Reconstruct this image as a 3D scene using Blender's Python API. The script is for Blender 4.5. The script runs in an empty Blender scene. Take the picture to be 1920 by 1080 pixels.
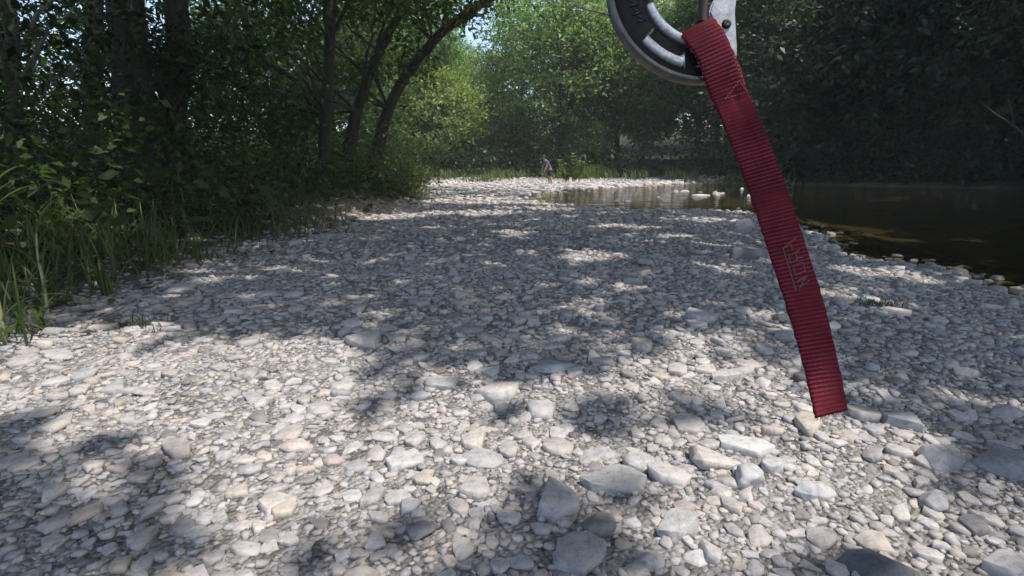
import bpy, bmesh, math
import numpy as np
from mathutils import Vector, Matrix

R = math.radians
rng = np.random.default_rng(20231008)
scene = bpy.context.scene
COL = scene.collection

# ------------------------------------------------------------------ camera
CAM_H, PITCH, FPX = 0.85, 12.7, 1000.0          # eye height, degrees below level, focal length in 1920-wide pixels
cam_data = bpy.data.cameras.new('camera')
cam_data.sensor_width = 36.0
cam_data.lens = FPX / 1920.0 * 36.0
cam_data.clip_start = 0.02
cam_data.clip_end = 2000.0
cam = bpy.data.objects.new('camera', cam_data)
cam.location = (0, 0, CAM_H)
cam.rotation_euler = (R(90 - PITCH), 0, 0)
COL.objects.link(cam)
scene.camera = cam

# ------------------------------------------------------------------ sky, sun, exposure
SUN_EL, SUN_AZ = 67.0, 118.0                     # azimuth to the right of straight ahead (+Y)
SUN = np.array([math.sin(R(SUN_AZ)) * math.cos(R(SUN_EL)), math.cos(R(SUN_AZ)) * math.cos(R(SUN_EL)), math.sin(R(SUN_EL))])
world = bpy.data.worlds.new('World')
scene.world = world
world.use_nodes = True
wn = world.node_tree
sky = wn.nodes.new('ShaderNodeTexSky')
sky.sky_type = 'NISHITA'
sky.sun_disc = False
sky.sun_elevation = R(SUN_EL)
sky.sun_rotation = R(SUN_AZ)
sky.dust_density = 2.5
wn.nodes['Background'].inputs['Strength'].default_value = 0.15
wn.links.new(sky.outputs[0], wn.nodes['Background'].inputs['Color'])
sun_data = bpy.data.lights.new('sun', 'SUN')
sun_data.energy = 2.7
sun_data.angle = R(0.53)
sun_data.color = (1.0, 0.95, 0.88)
sun = bpy.data.objects.new('sun', sun_data)
sun.rotation_euler = Vector((-SUN[0], -SUN[1], -SUN[2])).to_track_quat('-Z', 'Y').to_euler()
sun.location = (0, 0, 40)
COL.objects.link(sun)
scene.view_settings.view_transform = 'Standard'
scene.view_settings.look = 'None'
scene.view_settings.gamma = 1.0
scene.view_settings.use_curve_mapping = False
scene.view_settings.exposure = 1.12
scene.render.engine = 'CYCLES'
scene.cycles.max_bounces = 5
scene.cycles.volume_bounces = 0
scene.cycles.volume_step_rate = 4.0
scene.cycles.volume_max_steps = 64
scene.cycles.transparent_max_bounces = 6
scene.cycles.use_denoising = True
scene.cycles.sample_clamp_indirect = 6.0


# ------------------------------------------------------------------ helpers
def ray(u, v):
    """direction in the world through photo pixel (u, v): used to survey where things stand"""
    x, y = (u - 960) / FPX, (540 - v) / FPX
    c, s = math.cos(R(PITCH)), math.sin(R(PITCH))
    return np.array([x, c + y * s, -s + y * c])


def G(u, v, z=0.0):
    d = ray(u, v)
    t = (z - CAM_H) / d[2]
    return np.array([d[0] * t, d[1] * t])


def P(u, v, depth):
    return np.array([0, 0, CAM_H]) + ray(u, v) * depth


def PY(u, v, y):
    d = ray(u, v)
    return np.array([0, 0, CAM_H]) + d * (y / d[1])


def mesh_np(name, V, F, mat=None, attr=None, smooth=False, attr_domain='FACE'):
    """V (n,3); F list of (m,k) arrays of faces with k corners; attr (name, values)"""
    me = bpy.data.meshes.new(name)
    V = np.asarray(V, np.float32)
    if not isinstance(F, (list, tuple)):
        F = [F]
    F = [np.asarray(f, np.int32) for f in F if len(f)]
    loops = np.concatenate([f.ravel() for f in F])
    tot = np.concatenate([np.full(len(f), f.shape[1], np.int32) for f in F])
    start = np.concatenate([[0], np.cumsum(tot)[:-1]]).astype(np.int32)
    me.vertices.add(len(V))
    me.vertices.foreach_set('co', V.ravel())
    me.loops.add(len(loops))
    me.loops.foreach_set('vertex_index', loops)
    me.polygons.add(len(tot))
    me.polygons.foreach_set('loop_start', start)
    me.polygons.foreach_set('loop_total', tot)
    if smooth:
        me.polygons.foreach_set('use_smooth', np.ones(len(tot), bool))
    if attr is not None:
        an, av = attr
        av = np.asarray(av, np.float32)
        if av.ndim == 2:
            a = me.attributes.new(an, 'FLOAT_COLOR', attr_domain)
            if av.shape[1] == 3:
                av = np.concatenate([av, np.ones((len(av), 1), np.float32)], 1)
            a.data.foreach_set('color', av.ravel())
        else:
            a = me.attributes.new(an, 'FLOAT', attr_domain)
            a.data.foreach_set('value', av)
    me.update(calc_edges=True)
    if mat is not None:
        me.materials.append(mat)
    return me


def link(name, me, parent=None):
    o = bpy.data.objects.new(name, me)
    COL.objects.link(o)
    if parent is not None:
        o.parent = parent
    return o


def tag(o, label=None, cat=None, group=None, kind=None):
    if label: o['label'] = label
    if cat: o['category'] = cat
    if group: o['group'] = group
    if kind: o['kind'] = kind
    return o


def empty(name, loc=(0, 0, 0), rz=0.0):
    o = bpy.data.objects.new(name, None)
    COL.objects.link(o)
    o.location = loc
    o.rotation_euler = (0, 0, rz)
    return o


def smooth01(a, b, x):
    t = np.clip((x - a) / (b - a), 0, 1)
    return t * t * (3 - 2 * t)


_ph = np.random.default_rng(5).uniform(0, 6.28, (24, 2))
_dir = np.random.default_rng(6).uniform(0, 6.28, 24)


def wob(x, y, scale, octs=4):
    """cheap smooth noise, about -1..1"""
    r = 0
    k = 0
    amp, f = 1.0, 1.0 / scale
    tot = 0
    for o in range(octs):
        for j in range(3):
            a = _dir[k % 24]
            r = r + amp * np.sin((x * math.cos(a) + y * math.sin(a)) * f * 6.28 * (0.8 + 0.2 * j) + _ph[k % 24, 0])
            k += 1
        tot += amp * 1.9
        amp *= 0.55
        f *= 2.1
    return r / tot


def seg_dist(px, py, poly, closed):
    d = np.full(px.shape, 1e9)
    n = len(poly)
    for i in range(n if closed else n - 1):
        a, b = poly[i], poly[(i + 1) % n]
        ab = b - a
        t = np.clip(((px - a[0]) * ab[0] + (py - a[1]) * ab[1]) / max(ab @ ab, 1e-9), 0, 1)
        d = np.minimum(d, np.hypot(px - a[0] - t * ab[0], py - a[1] - t * ab[1]))
    return d


def inside(px, py, poly):
    c = np.zeros(px.shape, bool)
    n = len(poly)
    for i in range(n):
        a, b = poly[i], poly[(i + 1) % n]
        if a[1] == b[1]:
            continue
        cond = ((a[1] > py) != (b[1] > py)) & (px < (b[0] - a[0]) * (py - a[1]) / (b[1] - a[1]) + a[0])
        c ^= cond
    return c


def sdf(px, py, poly):
    d = seg_dist(px, py, poly, True)
    return np.where(inside(px, py, poly), d, -d)


def tube(path, radii, sides=8, cap=True):
    path = np.asarray(path, float)
    n = len(path)
    radii = np.broadcast_to(np.asarray(radii, float), (n,))
    tan = np.gradient(path, axis=0)
    tan /= np.linalg.norm(tan, axis=1)[:, None] + 1e-9
    ref = np.array([0.31, 0.95, 0.05]) if abs(tan[0][2]) > 0.6 else np.array([0.05, 0.1, 1.0])
    V = []
    for i in range(n):
        a = np.cross(tan[i], ref); a /= np.linalg.norm(a) + 1e-9
        b = np.cross(tan[i], a)
        th = np.linspace(0, 2 * np.pi, sides, endpoint=False)
        V.append(path[i] + radii[i] * (np.cos(th)[:, None] * a + np.sin(th)[:, None] * b))
    V = np.concatenate(V)
    i, j = np.meshgrid(np.arange(n - 1), np.arange(sides), indexing='ij')
    F = np.stack([i * sides + j, i * sides + (j + 1) % sides, (i + 1) * sides + (j + 1) % sides, (i + 1) * sides + j], -1).reshape(-1, 4)
    return V, F


class Acc:
    """collects quads"""
    def __init__(self): self.V, self.F, self.n = [], [], 0
    def add(self, V, F):
        self.V.append(np.asarray(V, float)); self.F.append(np.asarray(F) + self.n); self.n += len(V)
    def get(self): return np.concatenate(self.V), np.concatenate(self.F)


def bezier_path(p0, p1, p2, n):
    t = np.linspace(0, 1, n)[:, None]
    return (1 - t) ** 2 * p0 + 2 * t * (1 - t) * p1 + t * t * p2


def curve_through(pts, n):
    pts = np.asarray(pts, float)
    m = len(pts)
    out = []
    for t in np.linspace(0, m - 1.0001, n):
        i = int(t); f = t - i
        p0, p1, p2, p3 = pts[max(i - 1, 0)], pts[i], pts[min(i + 1, m - 1)], pts[min(i + 2, m - 1)]
        out.append(0.5 * ((2 * p1) + (-p0 + p2) * f + (2 * p0 - 5 * p1 + 4 * p2 - p3) * f * f + (-p0 + 3 * p1 - 3 * p2 + p3) * f ** 3))
    return np.array(out)


# ------------------------------------------------------------------ materials
def new_mat(name):
    m = bpy.data.materials.new(name)
    m.use_nodes = True
    nt = m.node_tree
    b = nt.nodes['Principled BSDF']
    return m, nt, b


def node(nt, t, **kw):
    n = nt.nodes.new(t)
    for k, v in kw.items():
        setattr(n, k, v)
    return n


def mixc(nt, fac, a, b, blend='MIX'):
    n = node(nt, 'ShaderNodeMix', data_type='RGBA', blend_type=blend)
    for sock, val in ((n.inputs['Factor'], fac), (n.inputs['A'], a), (n.inputs['B'], b)):
        if hasattr(val, 'is_output') or isinstance(val, bpy.types.NodeSocket):
            nt.links.new(val, sock)
        elif isinstance(val, (int, float)):
            sock.default_value = val
        else:
            sock.default_value = (*val, 1)
    return n.outputs['Result']


def noise_out(nt, scale, detail=5, rough=0.6, coords='Object'):
    tc = node(nt, 'ShaderNodeTexCoord')
    n = node(nt, 'ShaderNodeTexNoise')
    n.inputs['Scale'].default_value = scale
    n.inputs['Detail'].default_value = detail
    n.inputs['Roughness'].default_value = rough
    nt.links.new(tc.outputs[coords], n.inputs['Vector'])
    return n.outputs['Fac']


def ramp(nt, inp, stops):
    r = node(nt, 'ShaderNodeValToRGB')
    els = r.color_ramp.elements
    while len(els) < len(stops):
        els.new(0.5)
    for e, (p, c) in zip(els, stops):
        e.position = p
        e.color = (*c, 1) if len(c) == 3 else c
    nt.links.new(inp, r.inputs[0])
    return r.outputs['Color']


def bump(nt, h, strength, dist, b):
    n = node(nt, 'ShaderNodeBump')
    n.inputs['Strength'].default_value = strength
    n.inputs['Distance'].default_value = dist
    nt.links.new(h, n.inputs['Height'])
    nt.links.new(n.outputs[0], b.inputs['Normal'])
    return n


def make_stone_mat():
    m, nt, b = new_mat('limestone')
    at = node(nt, 'ShaderNodeAttribute', attribute_name='scol')
    n1 = noise_out(nt, 55, 8, 0.7)
    n2 = noise_out(nt, 9, 4, 0.6)
    g = ramp(nt, n1, [(0.32, (0.6, 0.6, 0.62)), (0.5, (0.97, 0.97, 0.97)), (0.72, (1.14, 1.12, 1.09))])
    c = mixc(nt, 1.0, at.outputs['Color'], g, 'MULTIPLY')
    g2 = ramp(nt, n2, [(0.35, (0.84, 0.85, 0.88)), (0.6, (1.05, 1.02, 1.0))])
    c = mixc(nt, 1.0, c, g2, 'MULTIPLY')
    nt.links.new(c, b.inputs['Base Color'])
    b.inputs['Roughness'].default_value = 0.88
    b.inputs['Specular IOR Level'].default_value = 0.25
    bump(nt, n1, 0.55, 0.006, b)
    return m


def make_ground_mat():
    m, nt, b = new_mat('gravel_ground')
    tc = node(nt, 'ShaderNodeTexCoord')
    vor = node(nt, 'ShaderNodeTexVoronoi')
    vor.inputs['Scale'].default_value = 26
    nt.links.new(tc.outputs['Object'], vor.inputs['Vector'])
    vor2 = node(nt, 'ShaderNodeTexVoronoi')
    vor2.inputs['Scale'].default_value = 70
    nt.links.new(tc.outputs['Object'], vor2.inputs['Vector'])
    n2 = noise_out(nt, 3.0, 5, 0.6)
    stone = ramp(nt, vor.outputs['Color'], [(0.1, (0.16, 0.15, 0.145)), (0.5, (0.27, 0.255, 0.245)), (0.9, (0.38, 0.36, 0.345))])
    soil = ramp(nt, n2, [(0.3, (0.022, 0.021, 0.014)), (0.7, (0.06, 0.05, 0.034))])
    bed = ramp(nt, n2, [(0.3, (0.06, 0.052, 0.027)), (0.7, (0.19, 0.155, 0.088))])
    zone = node(nt, 'ShaderNodeAttribute', attribute_name='zone')
    sep = node(nt, 'ShaderNodeSeparateColor')
    nt.links.new(zone.outputs['Color'], sep.inputs[0])
    c = mixc(nt, sep.outputs[0], stone, soil)
    c = mixc(nt, sep.outputs[1], c, bed)
    c = mixc(nt, sep.outputs[2], c, ramp(nt, n2, [(0.3, (0.25, 0.20, 0.155)), (0.7, (0.42, 0.35, 0.28))]))
    nt.links.new(c, b.inputs['Base Color'])
    b.inputs['Roughness'].default_value = 0.95
    b.inputs['Specular IOR Level'].default_value = 0.15
    add = node(nt, 'ShaderNodeMath', operation='ADD')
    nt.links.new(vor.outputs['Distance'], add.inputs[0])
    nt.links.new(vor2.outputs['Distance'], add.inputs[1])
    bn = bump(nt, add.outputs[0], 0.8, 0.03, b)
    bn.invert = True
    return m


def make_leaf_mat(name, dark, mid, light, transl=0.4):
    m, nt, b = new_mat(name)
    at = node(nt, 'ShaderNodeAttribute', attribute_name='lv')
    oi = node(nt, 'ShaderNodeObjectInfo')
    c = ramp(nt, at.outputs['Fac'], [(0.0, dark), (0.55, mid), (1.0, light)])
    hs = node(nt, 'ShaderNodeHueSaturation')
    mr = node(nt, 'ShaderNodeMapRange')
    mr.inputs['To Min'].default_value = 0.475
    mr.inputs['To Max'].default_value = 0.515
    nt.links.new(oi.outputs['Random'], mr.inputs['Value'])
    nt.links.new(mr.outputs[0], hs.inputs['Hue'])
    nt.links.new(c, hs.inputs['Color'])
    out = nt.nodes['Material Output']
    nt.links.new(hs.outputs[0], b.inputs['Base Color'])
    b.inputs['Roughness'].default_value = 0.5
    b.inputs['Specular IOR Level'].default_value = 0.35
    tr = node(nt, 'ShaderNodeBsdfTranslucent')
    tcol = mixc(nt, 1.0, hs.outputs[0], (1.25, 1.35, 0.6), 'MULTIPLY')
    nt.links.new(tcol, tr.inputs['Color'])
    mx = node(nt, 'ShaderNodeMixShader')
    mx.inputs[0].default_value = transl
    nt.links.new(b.outputs[0], mx.inputs[1])
    nt.links.new(tr.outputs[0], mx.inputs[2])
    nt.links.new(mx.outputs[0], out.inputs['Surface'])
    return m


def make_bark_mat(name, a, b_, scale=6):
    m, nt, b = new_mat(name)
    tc = node(nt, 'ShaderNodeTexCoord')
    mp = node(nt, 'ShaderNodeMapping')
    mp.inputs['Scale'].default_value = (1, 1, 0.18)
    nt.links.new(tc.outputs['Object'], mp.inputs['Vector'])
    n = node(nt, 'ShaderNodeTexNoise')
    n.inputs['Scale'].default_value = scale
    n.inputs['Detail'].default_value = 7
    n.inputs['Roughness'].default_value = 0.68
    nt.links.new(mp.outputs[0], n.inputs['Vector'])
    nt.links.new(ramp(nt, n.outputs['Fac'], [(0.32, a), (0.68, b_)]), b.inputs['Base Color'])
    b.inputs['Roughness'].default_value = 0.9
    bump(nt, n.outputs['Fac'], 0.9, 0.04, b)
    return m


def make_water_mat():
    m, nt, b = new_mat('river_water')
    nt.nodes.remove(b)
    out = nt.nodes['Material Output']
    tc = node(nt, 'ShaderNodeTexCoord')
    mp = node(nt, 'ShaderNodeMapping')
    mp.inputs['Scale'].default_value = (0.8, 1.6, 1)
    nt.links.new(tc.outputs['Object'], mp.inputs['Vector'])
    n = node(nt, 'ShaderNodeTexNoise')
    n.inputs['Scale'].default_value = 1.6
    n.inputs['Detail'].default_value = 3
    n.inputs['Roughness'].default_value = 0.5
    nt.links.new(mp.outputs[0], n.inputs['Vector'])
    n2 = node(nt, 'ShaderNodeTexNoise')
    n2.inputs['Scale'].default_value = 9
    n2.inputs['Detail'].default_value = 2
    nt.links.new(mp.outputs[0], n2.inputs['Vector'])
    ad = node(nt, 'ShaderNodeMath', operation='MULTIPLY_ADD')
    nt.links.new(n2.outputs['Fac'], ad.inputs[0]); ad.inputs[1].default_value = 0.12
    nt.links.new(n.outputs['Fac'], ad.inputs[2])
    bp = node(nt, 'ShaderNodeBump')
    bp.inputs['Strength'].default_value = 0.5
    bp.inputs['Distance'].default_value = 0.06
    nt.links.new(ad.outputs[0], bp.inputs['Height'])
    fr = node(nt, 'ShaderNodeFresnel'); fr.inputs['IOR'].default_value = 1.33
    nt.links.new(bp.outputs[0], fr.inputs['Normal'])
    gl = node(nt, 'ShaderNodeBsdfGlossy'); gl.inputs['Roughness'].default_value = 0.03
    nt.links.new(bp.outputs[0], gl.inputs['Normal'])
    tr = node(nt, 'ShaderNodeBsdfTransparent'); tr.inputs['Color'].default_value = (0.68, 0.65, 0.46, 1)
    mx = node(nt, 'ShaderNodeMixShader')
    nt.links.new(fr.outputs[0], mx.inputs[0])
    nt.links.new(tr.outputs[0], mx.inputs[1]); nt.links.new(gl.outputs[0], mx.inputs[2])
    nt.links.new(mx.outputs[0], out.inputs['Surface'])
    return m


def plain(name, col, rough=0.6, metal=0.0, nscale=None, namt=0.25, bstr=0.0, bdist=0.002):
    m, nt, b = new_mat(name)
    b.inputs['Roughness'].default_value = rough
    b.inputs['Metallic'].default_value = metal
    if nscale:
        n = noise_out(nt, nscale, 5, 0.6)
        lo = tuple(c * (1 - namt) for c in col); hi = tuple(min(1, c * (1 + namt)) for c in col)
        nt.links.new(ramp(nt, n, [(0.3, lo), (0.7, hi)]), b.inputs['Base Color'])
        if bstr: bump(nt, n, bstr, bdist, b)
    else:
        b.inputs['Base Color'].default_value = (*col, 1)
    return m


M_STONE = make_stone_mat()
M_GROUND = make_ground_mat()
M_WATER = make_water_mat()
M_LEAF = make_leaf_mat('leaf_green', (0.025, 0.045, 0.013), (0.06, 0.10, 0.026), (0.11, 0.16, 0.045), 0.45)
M_LEAF_BRIGHT = make_leaf_mat('leaf_yellow_green_sunlit', (0.07, 0.125, 0.038), (0.15, 0.235, 0.068), (0.25, 0.32, 0.115), 0.5)  # yellow-green leaf, lightened so sunlight and haze sit in the colour
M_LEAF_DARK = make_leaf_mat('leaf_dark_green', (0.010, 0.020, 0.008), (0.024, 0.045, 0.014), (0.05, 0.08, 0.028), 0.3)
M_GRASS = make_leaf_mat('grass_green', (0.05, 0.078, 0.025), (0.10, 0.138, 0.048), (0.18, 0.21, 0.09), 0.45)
M_GRASS_SHADE = make_leaf_mat('grass_shaded_green', (0.025, 0.04, 0.015), (0.05, 0.075, 0.028), (0.10, 0.12, 0.055), 0.35)  # darker copy of the grass green, shade put into its colour
M_BARK = make_bark_mat('bark_dark', (0.022, 0.019, 0.016), (0.07, 0.06, 0.05))
M_BARK_PALE = make_bark_mat('bark_pale', (0.09, 0.08, 0.065), (0.27, 0.24, 0.20))

# ------------------------------------------------------------------ terrain layout (metres; camera stands at x=0, y=0 looking along +y)
WATER_Z = -0.08
near_px = [(985, 372), (1010, 382), (1080, 388), (1200, 395), (1300, 394), (1400, 400), (1500, 434), (1545, 453), (1590, 478), (1650, 490),
           (1720, 500), (1800, 520), (1860, 546), (1920, 570), (2150, 650), (2700, 760)]
far_px = [(3000, 372), (2300, 362), (1920, 355), (1750, 351), (1600, 348), (1500, 346), (1400, 345), (1320, 344), (1250, 347), (1150, 352),
          (1060, 358), (1000, 364)]
WATER_POLY = np.array([G(u, v, WATER_Z) for u, v in near_px + far_px])
bank_px = [(0, 650), (150, 592), (280, 548), (420, 492), (560, 456), (655, 424), (700, 410), (775, 390), (800, 368), (812, 353), (822, 343)]
bank_line = [G(u, v) for u, v in bank_px]
BANK_POLY = np.array([np.array([-2.2, -8.0]), np.array([-2.3, 0.5])] + bank_line + [np.array([-6.5, 60]), np.array([-90, 60]), np.array([-90, -8])])
YB_X = [-90, -40, -6, -3, 5, 10, 15, 24, 40, 90]
YB_Y = [28, 30, 36, 37, 39, 34.5, 30.5, 26.5, 21, 10]


def terrain_fields(x, y):
    x = np.asarray(x, float); y = np.asarray(y, float)
    w = sdf(x, y, WATER_POLY) + 0.10 * wob(x, y, 1.7, 2) * smooth01(1, 6, y)
    b = sdf(x, y, BANK_POLY) + 0.22 * wob(x + 7, y, 2.3, 2)
    f = y - np.interp(x, YB_X, YB_Y)
    z = 0.028 * wob(x, y, 3.3, 3) + 0.012 * wob(x + 31, y, 0.8, 2)
    z = z * smooth01(0.1, 1.4, -w)
    z = z - 0.08 * (1 - smooth01(0.0, 1.5, -w))
    z = z - np.where(w > 0, np.minimum(w * 0.10, 0.19), 0)
    z = z + smooth01(0, 2.6, b) * 0.55 + smooth01(1.5, 10, b) * 0.9 + smooth01(0, 2, b) * 0.08 * wob(x, y, 1.1, 3)
    z = z + smooth01(-3.5, 0.0, f) * 0.18 + smooth01(0, 6, f) * 1.3 + smooth01(10, 60, f) * 5.0
    return z, w, b, f


def ground_z(x, y):
    return terrain_fields(x, y)[0]


def axis(lo, hi, fine_lo, fine_hi, step, grow):
    a = list(np.arange(fine_lo, fine_hi + 1e-6, step))
    s = step
    while a[-1] < hi:
        s *= grow; a.append(a[-1] + s)
    s = step
    while a[0] > lo:
        s *= grow; a.insert(0, a[0] - s)
    return np.array(a)


gx = axis(-500, 500, -4, 5, 0.09, 1.07)
gy = axis(-120, 700, 0.2, 9, 0.09, 1.045)
GX, GY = np.meshgrid(gx, gy)
gz, gw, gb, gf = terrain_fields(GX.ravel(), GY.ravel())
nx, ny = len(gx), len(gy)
i, j = np.meshgrid(np.arange(ny - 1), np.arange(nx - 1), indexing='ij')
gF = np.stack([i * nx + j, i * nx + j + 1, (i + 1) * nx + j + 1, (i + 1) * nx + j], -1).reshape(-1, 4)
soil = np.clip(smooth01(-0.1, 0.9, gb) + smooth01(-0.5, 1.5, gf) + smooth01(12.5, 15.5, GX.ravel()) * (gf > -6) * (GY.ravel() > 16), 0, 1)
bedm = smooth01(-0.15, 0.35, gw)
ec = G(715, 402)
earth = np.exp(-(((GX.ravel() - ec[0] + 0.15 * (GY.ravel() - ec[1])) / 1.0) ** 2 + ((GY.ravel() - ec[1]) / 2.6) ** 2)) * (gb > -0.3)
zone = np.stack([soil, bedm, np.clip(earth * 1.6, 0, 1)], 1)
ground = link('ground', mesh_np('ground', np.stack([GX.ravel(), GY.ravel(), gz], 1), gF, M_GROUND, ('zone', zone), True, 'POINT'))
tag(ground, 'pale river gravel bar running up to wooded banks', 'ground', kind='structure')

# water sheet over the channel
wx = np.linspace(-8, 110, 60); wy = np.linspace(-2, 60, 50)
# a flat sheet cut to the river's outline, a little wider than the waterline so that it meets the sloping bed
cen = WATER_POLY.mean(0)
bm = bmesh.new()
out_poly = []
for k, p in enumerate(WATER_POLY):
    a, b = WATER_POLY[k - 1], WATER_POLY[(k + 1) % len(WATER_POLY)]
    t = b - a; nrm = np.array([t[1], -t[0]]) / (np.linalg.norm(t) + 1e-9)
    out_poly.append(p + nrm * 0.35)
vs = [bm.verts.new((p[0], p[1], WATER_Z)) for p in out_poly]
bm.faces.new(vs)
bmesh.ops.triangulate(bm, faces=bm.faces[:])
bmesh.ops.recalc_face_normals(bm, faces=bm.faces[:])
me = bpy.data.meshes.new('river_water'); bm.to_mesh(me); bm.free()
if me.polygons[0].normal.z < 0:
    me.flip_normals()
me.materials.append(M_WATER)
tag(link('river', me), 'shallow dark olive river water bending past the gravel bar', 'water', kind='structure')


# ------------------------------------------------------------------ stones
def ico(level):
    bm = bmesh.new()
    bmesh.ops.create_icosphere(bm, subdivisions=level, radius=1.0)
    bm.verts.ensure_lookup_table()
    V = np.array([v.co[:] for v in bm.verts]); F = np.array([[v.index for v in f.verts] for f in bm.faces])
    bm.free()
    return V, F


ICO = {k: ico(k) for k in (1, 2, 3, 4)}


def hull_proto(level, r):
    """angular river stone: hull of an irregular slab or chunk, its edges worn round on the nearer ones"""
    k = {1: r.integers(4, 6), 2: r.integers(5, 8), 3: r.integers(5, 8), 4: r.integers(6, 9)}[level]
    th = np.sort(np.linspace(0, 2 * np.pi, k, endpoint=False) + r.normal(0, 0.28, k))
    rad = r.uniform(0.78, 1.05, k)
    slab = r.random() < 0.7
    pts = []
    for t, q in zip(th, rad):
        s1 = r.uniform(0.72, 0.96) if slab else r.uniform(0.45, 0.85)
        s0 = r.uniform(0.7, 1.0)
        zt = r.normal(0.72, 0.10) if slab else r.uniform(0.4, 1.0)
        pts.append((q * s1 * math.cos(t), q * s1 * math.sin(t), zt))
        pts.append((q * s0 * math.cos(t), q * s0 * math.sin(t), -0.8))
        if level >= 2 and not slab:
            pts.append((q * math.cos(t + 0.2), q * math.sin(t + 0.2), r.uniform(-0.25, 0.3)))
    bm = bmesh.new()
    for p in pts:
        bm.verts.new(p)
    bmesh.ops.convex_hull(bm, input=bm.verts[:])
    bmesh.ops.delete(bm, geom=[v for v in bm.verts if not v.link_faces], context='VERTS')
    if level >= 3:
        bmesh.ops.dissolve_limit(bm, angle_limit=R(9), verts=bm.verts[:], edges=bm.edges[:])
        bmesh.ops.bevel(bm, geom=bm.edges[:], offset=r.uniform(0.02, 0.06), segments=2 if level == 4 else 1, affect='EDGES', profile=0.6, clamp_overlap=True)
    if level == 4:
        bmesh.ops.triangulate(bm, faces=bm.faces[:])
        bmesh.ops.subdivide_edges(bm, edges=[e for e in bm.edges if e.calc_length() > 0.3], cuts=1, use_grid_fill=True)
    bmesh.ops.triangulate(bm, faces=bm.faces[:])
    bmesh.ops.recalc_face_normals(bm, faces=bm.faces[:])
    bm.verts.ensure_lookup_table(); bm.verts.index_update()
    V = np.array([v.co[:] for v in bm.verts]); F = np.array([[v.index for v in f.verts] for f in bm.faces])
    bm.free()
    if level == 4:
        V = V * (1 + 0.03 * np.sin(V @ r.normal(size=3) * 6 + 1) + 0.02 * np.sin(V @ r.normal(size=3) * 13))[:, None]
    V -= 0.5 * (V.max(0) + V.min(0))
    V /= np.abs(V).max(0)
    return V, F


NPROTO = 36
PROT = {lv: [hull_proto(lv, np.random.default_rng(100 * lv + k)) for k in range(NPROTO)] for lv in (1, 2, 3, 4)}


def round_stone(a, b, c, yaw, r):
    """water-worn stone: a sphere cut by soft random planes"""
    V, F = ICO[4]
    n = r.normal(size=(10, 3)); n /= np.linalg.norm(n, axis=1)[:, None]
    d = r.uniform(0.72, 1.0, 10)
    q = np.clip((V @ n.T) / d, 0.02, None)
    W = V * np.minimum(1.0 / (np.sum(q ** 9, 1) ** (1 / 9)), 1.25)[:, None]
    W = W * (1 + 0.03 * np.sin(W @ r.normal(size=3) * 5 + r.uniform(0, 6)) + 0.012 * np.sin(W @ r.normal(size=3) * 14))[:, None]
    W = W / np.abs(W).max(0) * np.array([a, b, c])
    cy, sy = math.cos(yaw), math.sin(yaw)
    return np.stack([W[:, 0] * cy - W[:, 1] * sy, W[:, 0] * sy + W[:, 1] * cy, W[:, 2]], 1), F


def stone_colour(r, n):
    base = r.uniform(0.33, 0.47, n)
    dark = r.random(n) < 0.06
    base = np.where(dark, r.uniform(0.17, 0.28, n), base)
    warm = r.normal(0.0, 0.022, n)
    col = np.stack([base * (1.04 + warm), base * (0.985 + 0.15 * warm), base * (0.955 - 1.0 * warm)], 1)
    pink = r.random(n) < 0.12
    col[pink] *= np.array([1.04, 0.97, 0.94])
    tan_ = r.random(n) < 0.03
    col[tan_] *= np.array([1.0, 0.94, 0.84])
    return np.clip(col, 0.03, 0.62)


def build_stones(rows, cols, level, r):
    """rows: x y z a b c yaw tiltx tilty"""
    n = len(rows)
    which = r.integers(0, NPROTO, n)
    Vs, Fs, Cs, off = [], [], [], 0
    for k in np.unique(which):
        sel = np.nonzero(which == k)[0]
        V0, F0 = PROT[level][k]
        q = rows[sel]
        B = V0[None] * q[:, None, 3:6]
        cx, sx = np.cos(q[:, 7])[:, None], np.sin(q[:, 7])[:, None]; cy, sy = np.cos(q[:, 8])[:, None], np.sin(q[:, 8])[:, None]
        x, y, z = B[..., 0], B[..., 1], B[..., 2]
        y, z = y * cx - z * sx, y * sx + z * cx
        x, z = x * cy + z * sy, -x * sy + z * cy
        c, s = np.cos(q[:, 6])[:, None], np.sin(q[:, 6])[:, None]
        V = np.stack([x * c - y * s + q[:, 0:1], x * s + y * c + q[:, 1:2], z + q[:, 2:3]], -1).reshape(-1, 3)
        F = (F0[None] + (np.arange(len(sel)) * len(V0))[:, None, None]).reshape(-1, 3) + off
        Vs.append(V); Fs.append(F); Cs.append(np.repeat(cols[sel], len(F0), 0)); off += len(V)
    return np.concatenate(Vs), np.concatenate(Fs), np.concatenate(Cs)


# named boulders: pixel, half width in photo pixels, depth/width, height/width, yaw, label, colour
def stone_at(u, v, halfw):
    p = G(u, v)
    fwd = ray(u, v); t = np.linalg.norm([p[0], p[1], CAM_H]) / np.linalg.norm(fwd)
    return p, halfw * t / FPX


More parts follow.
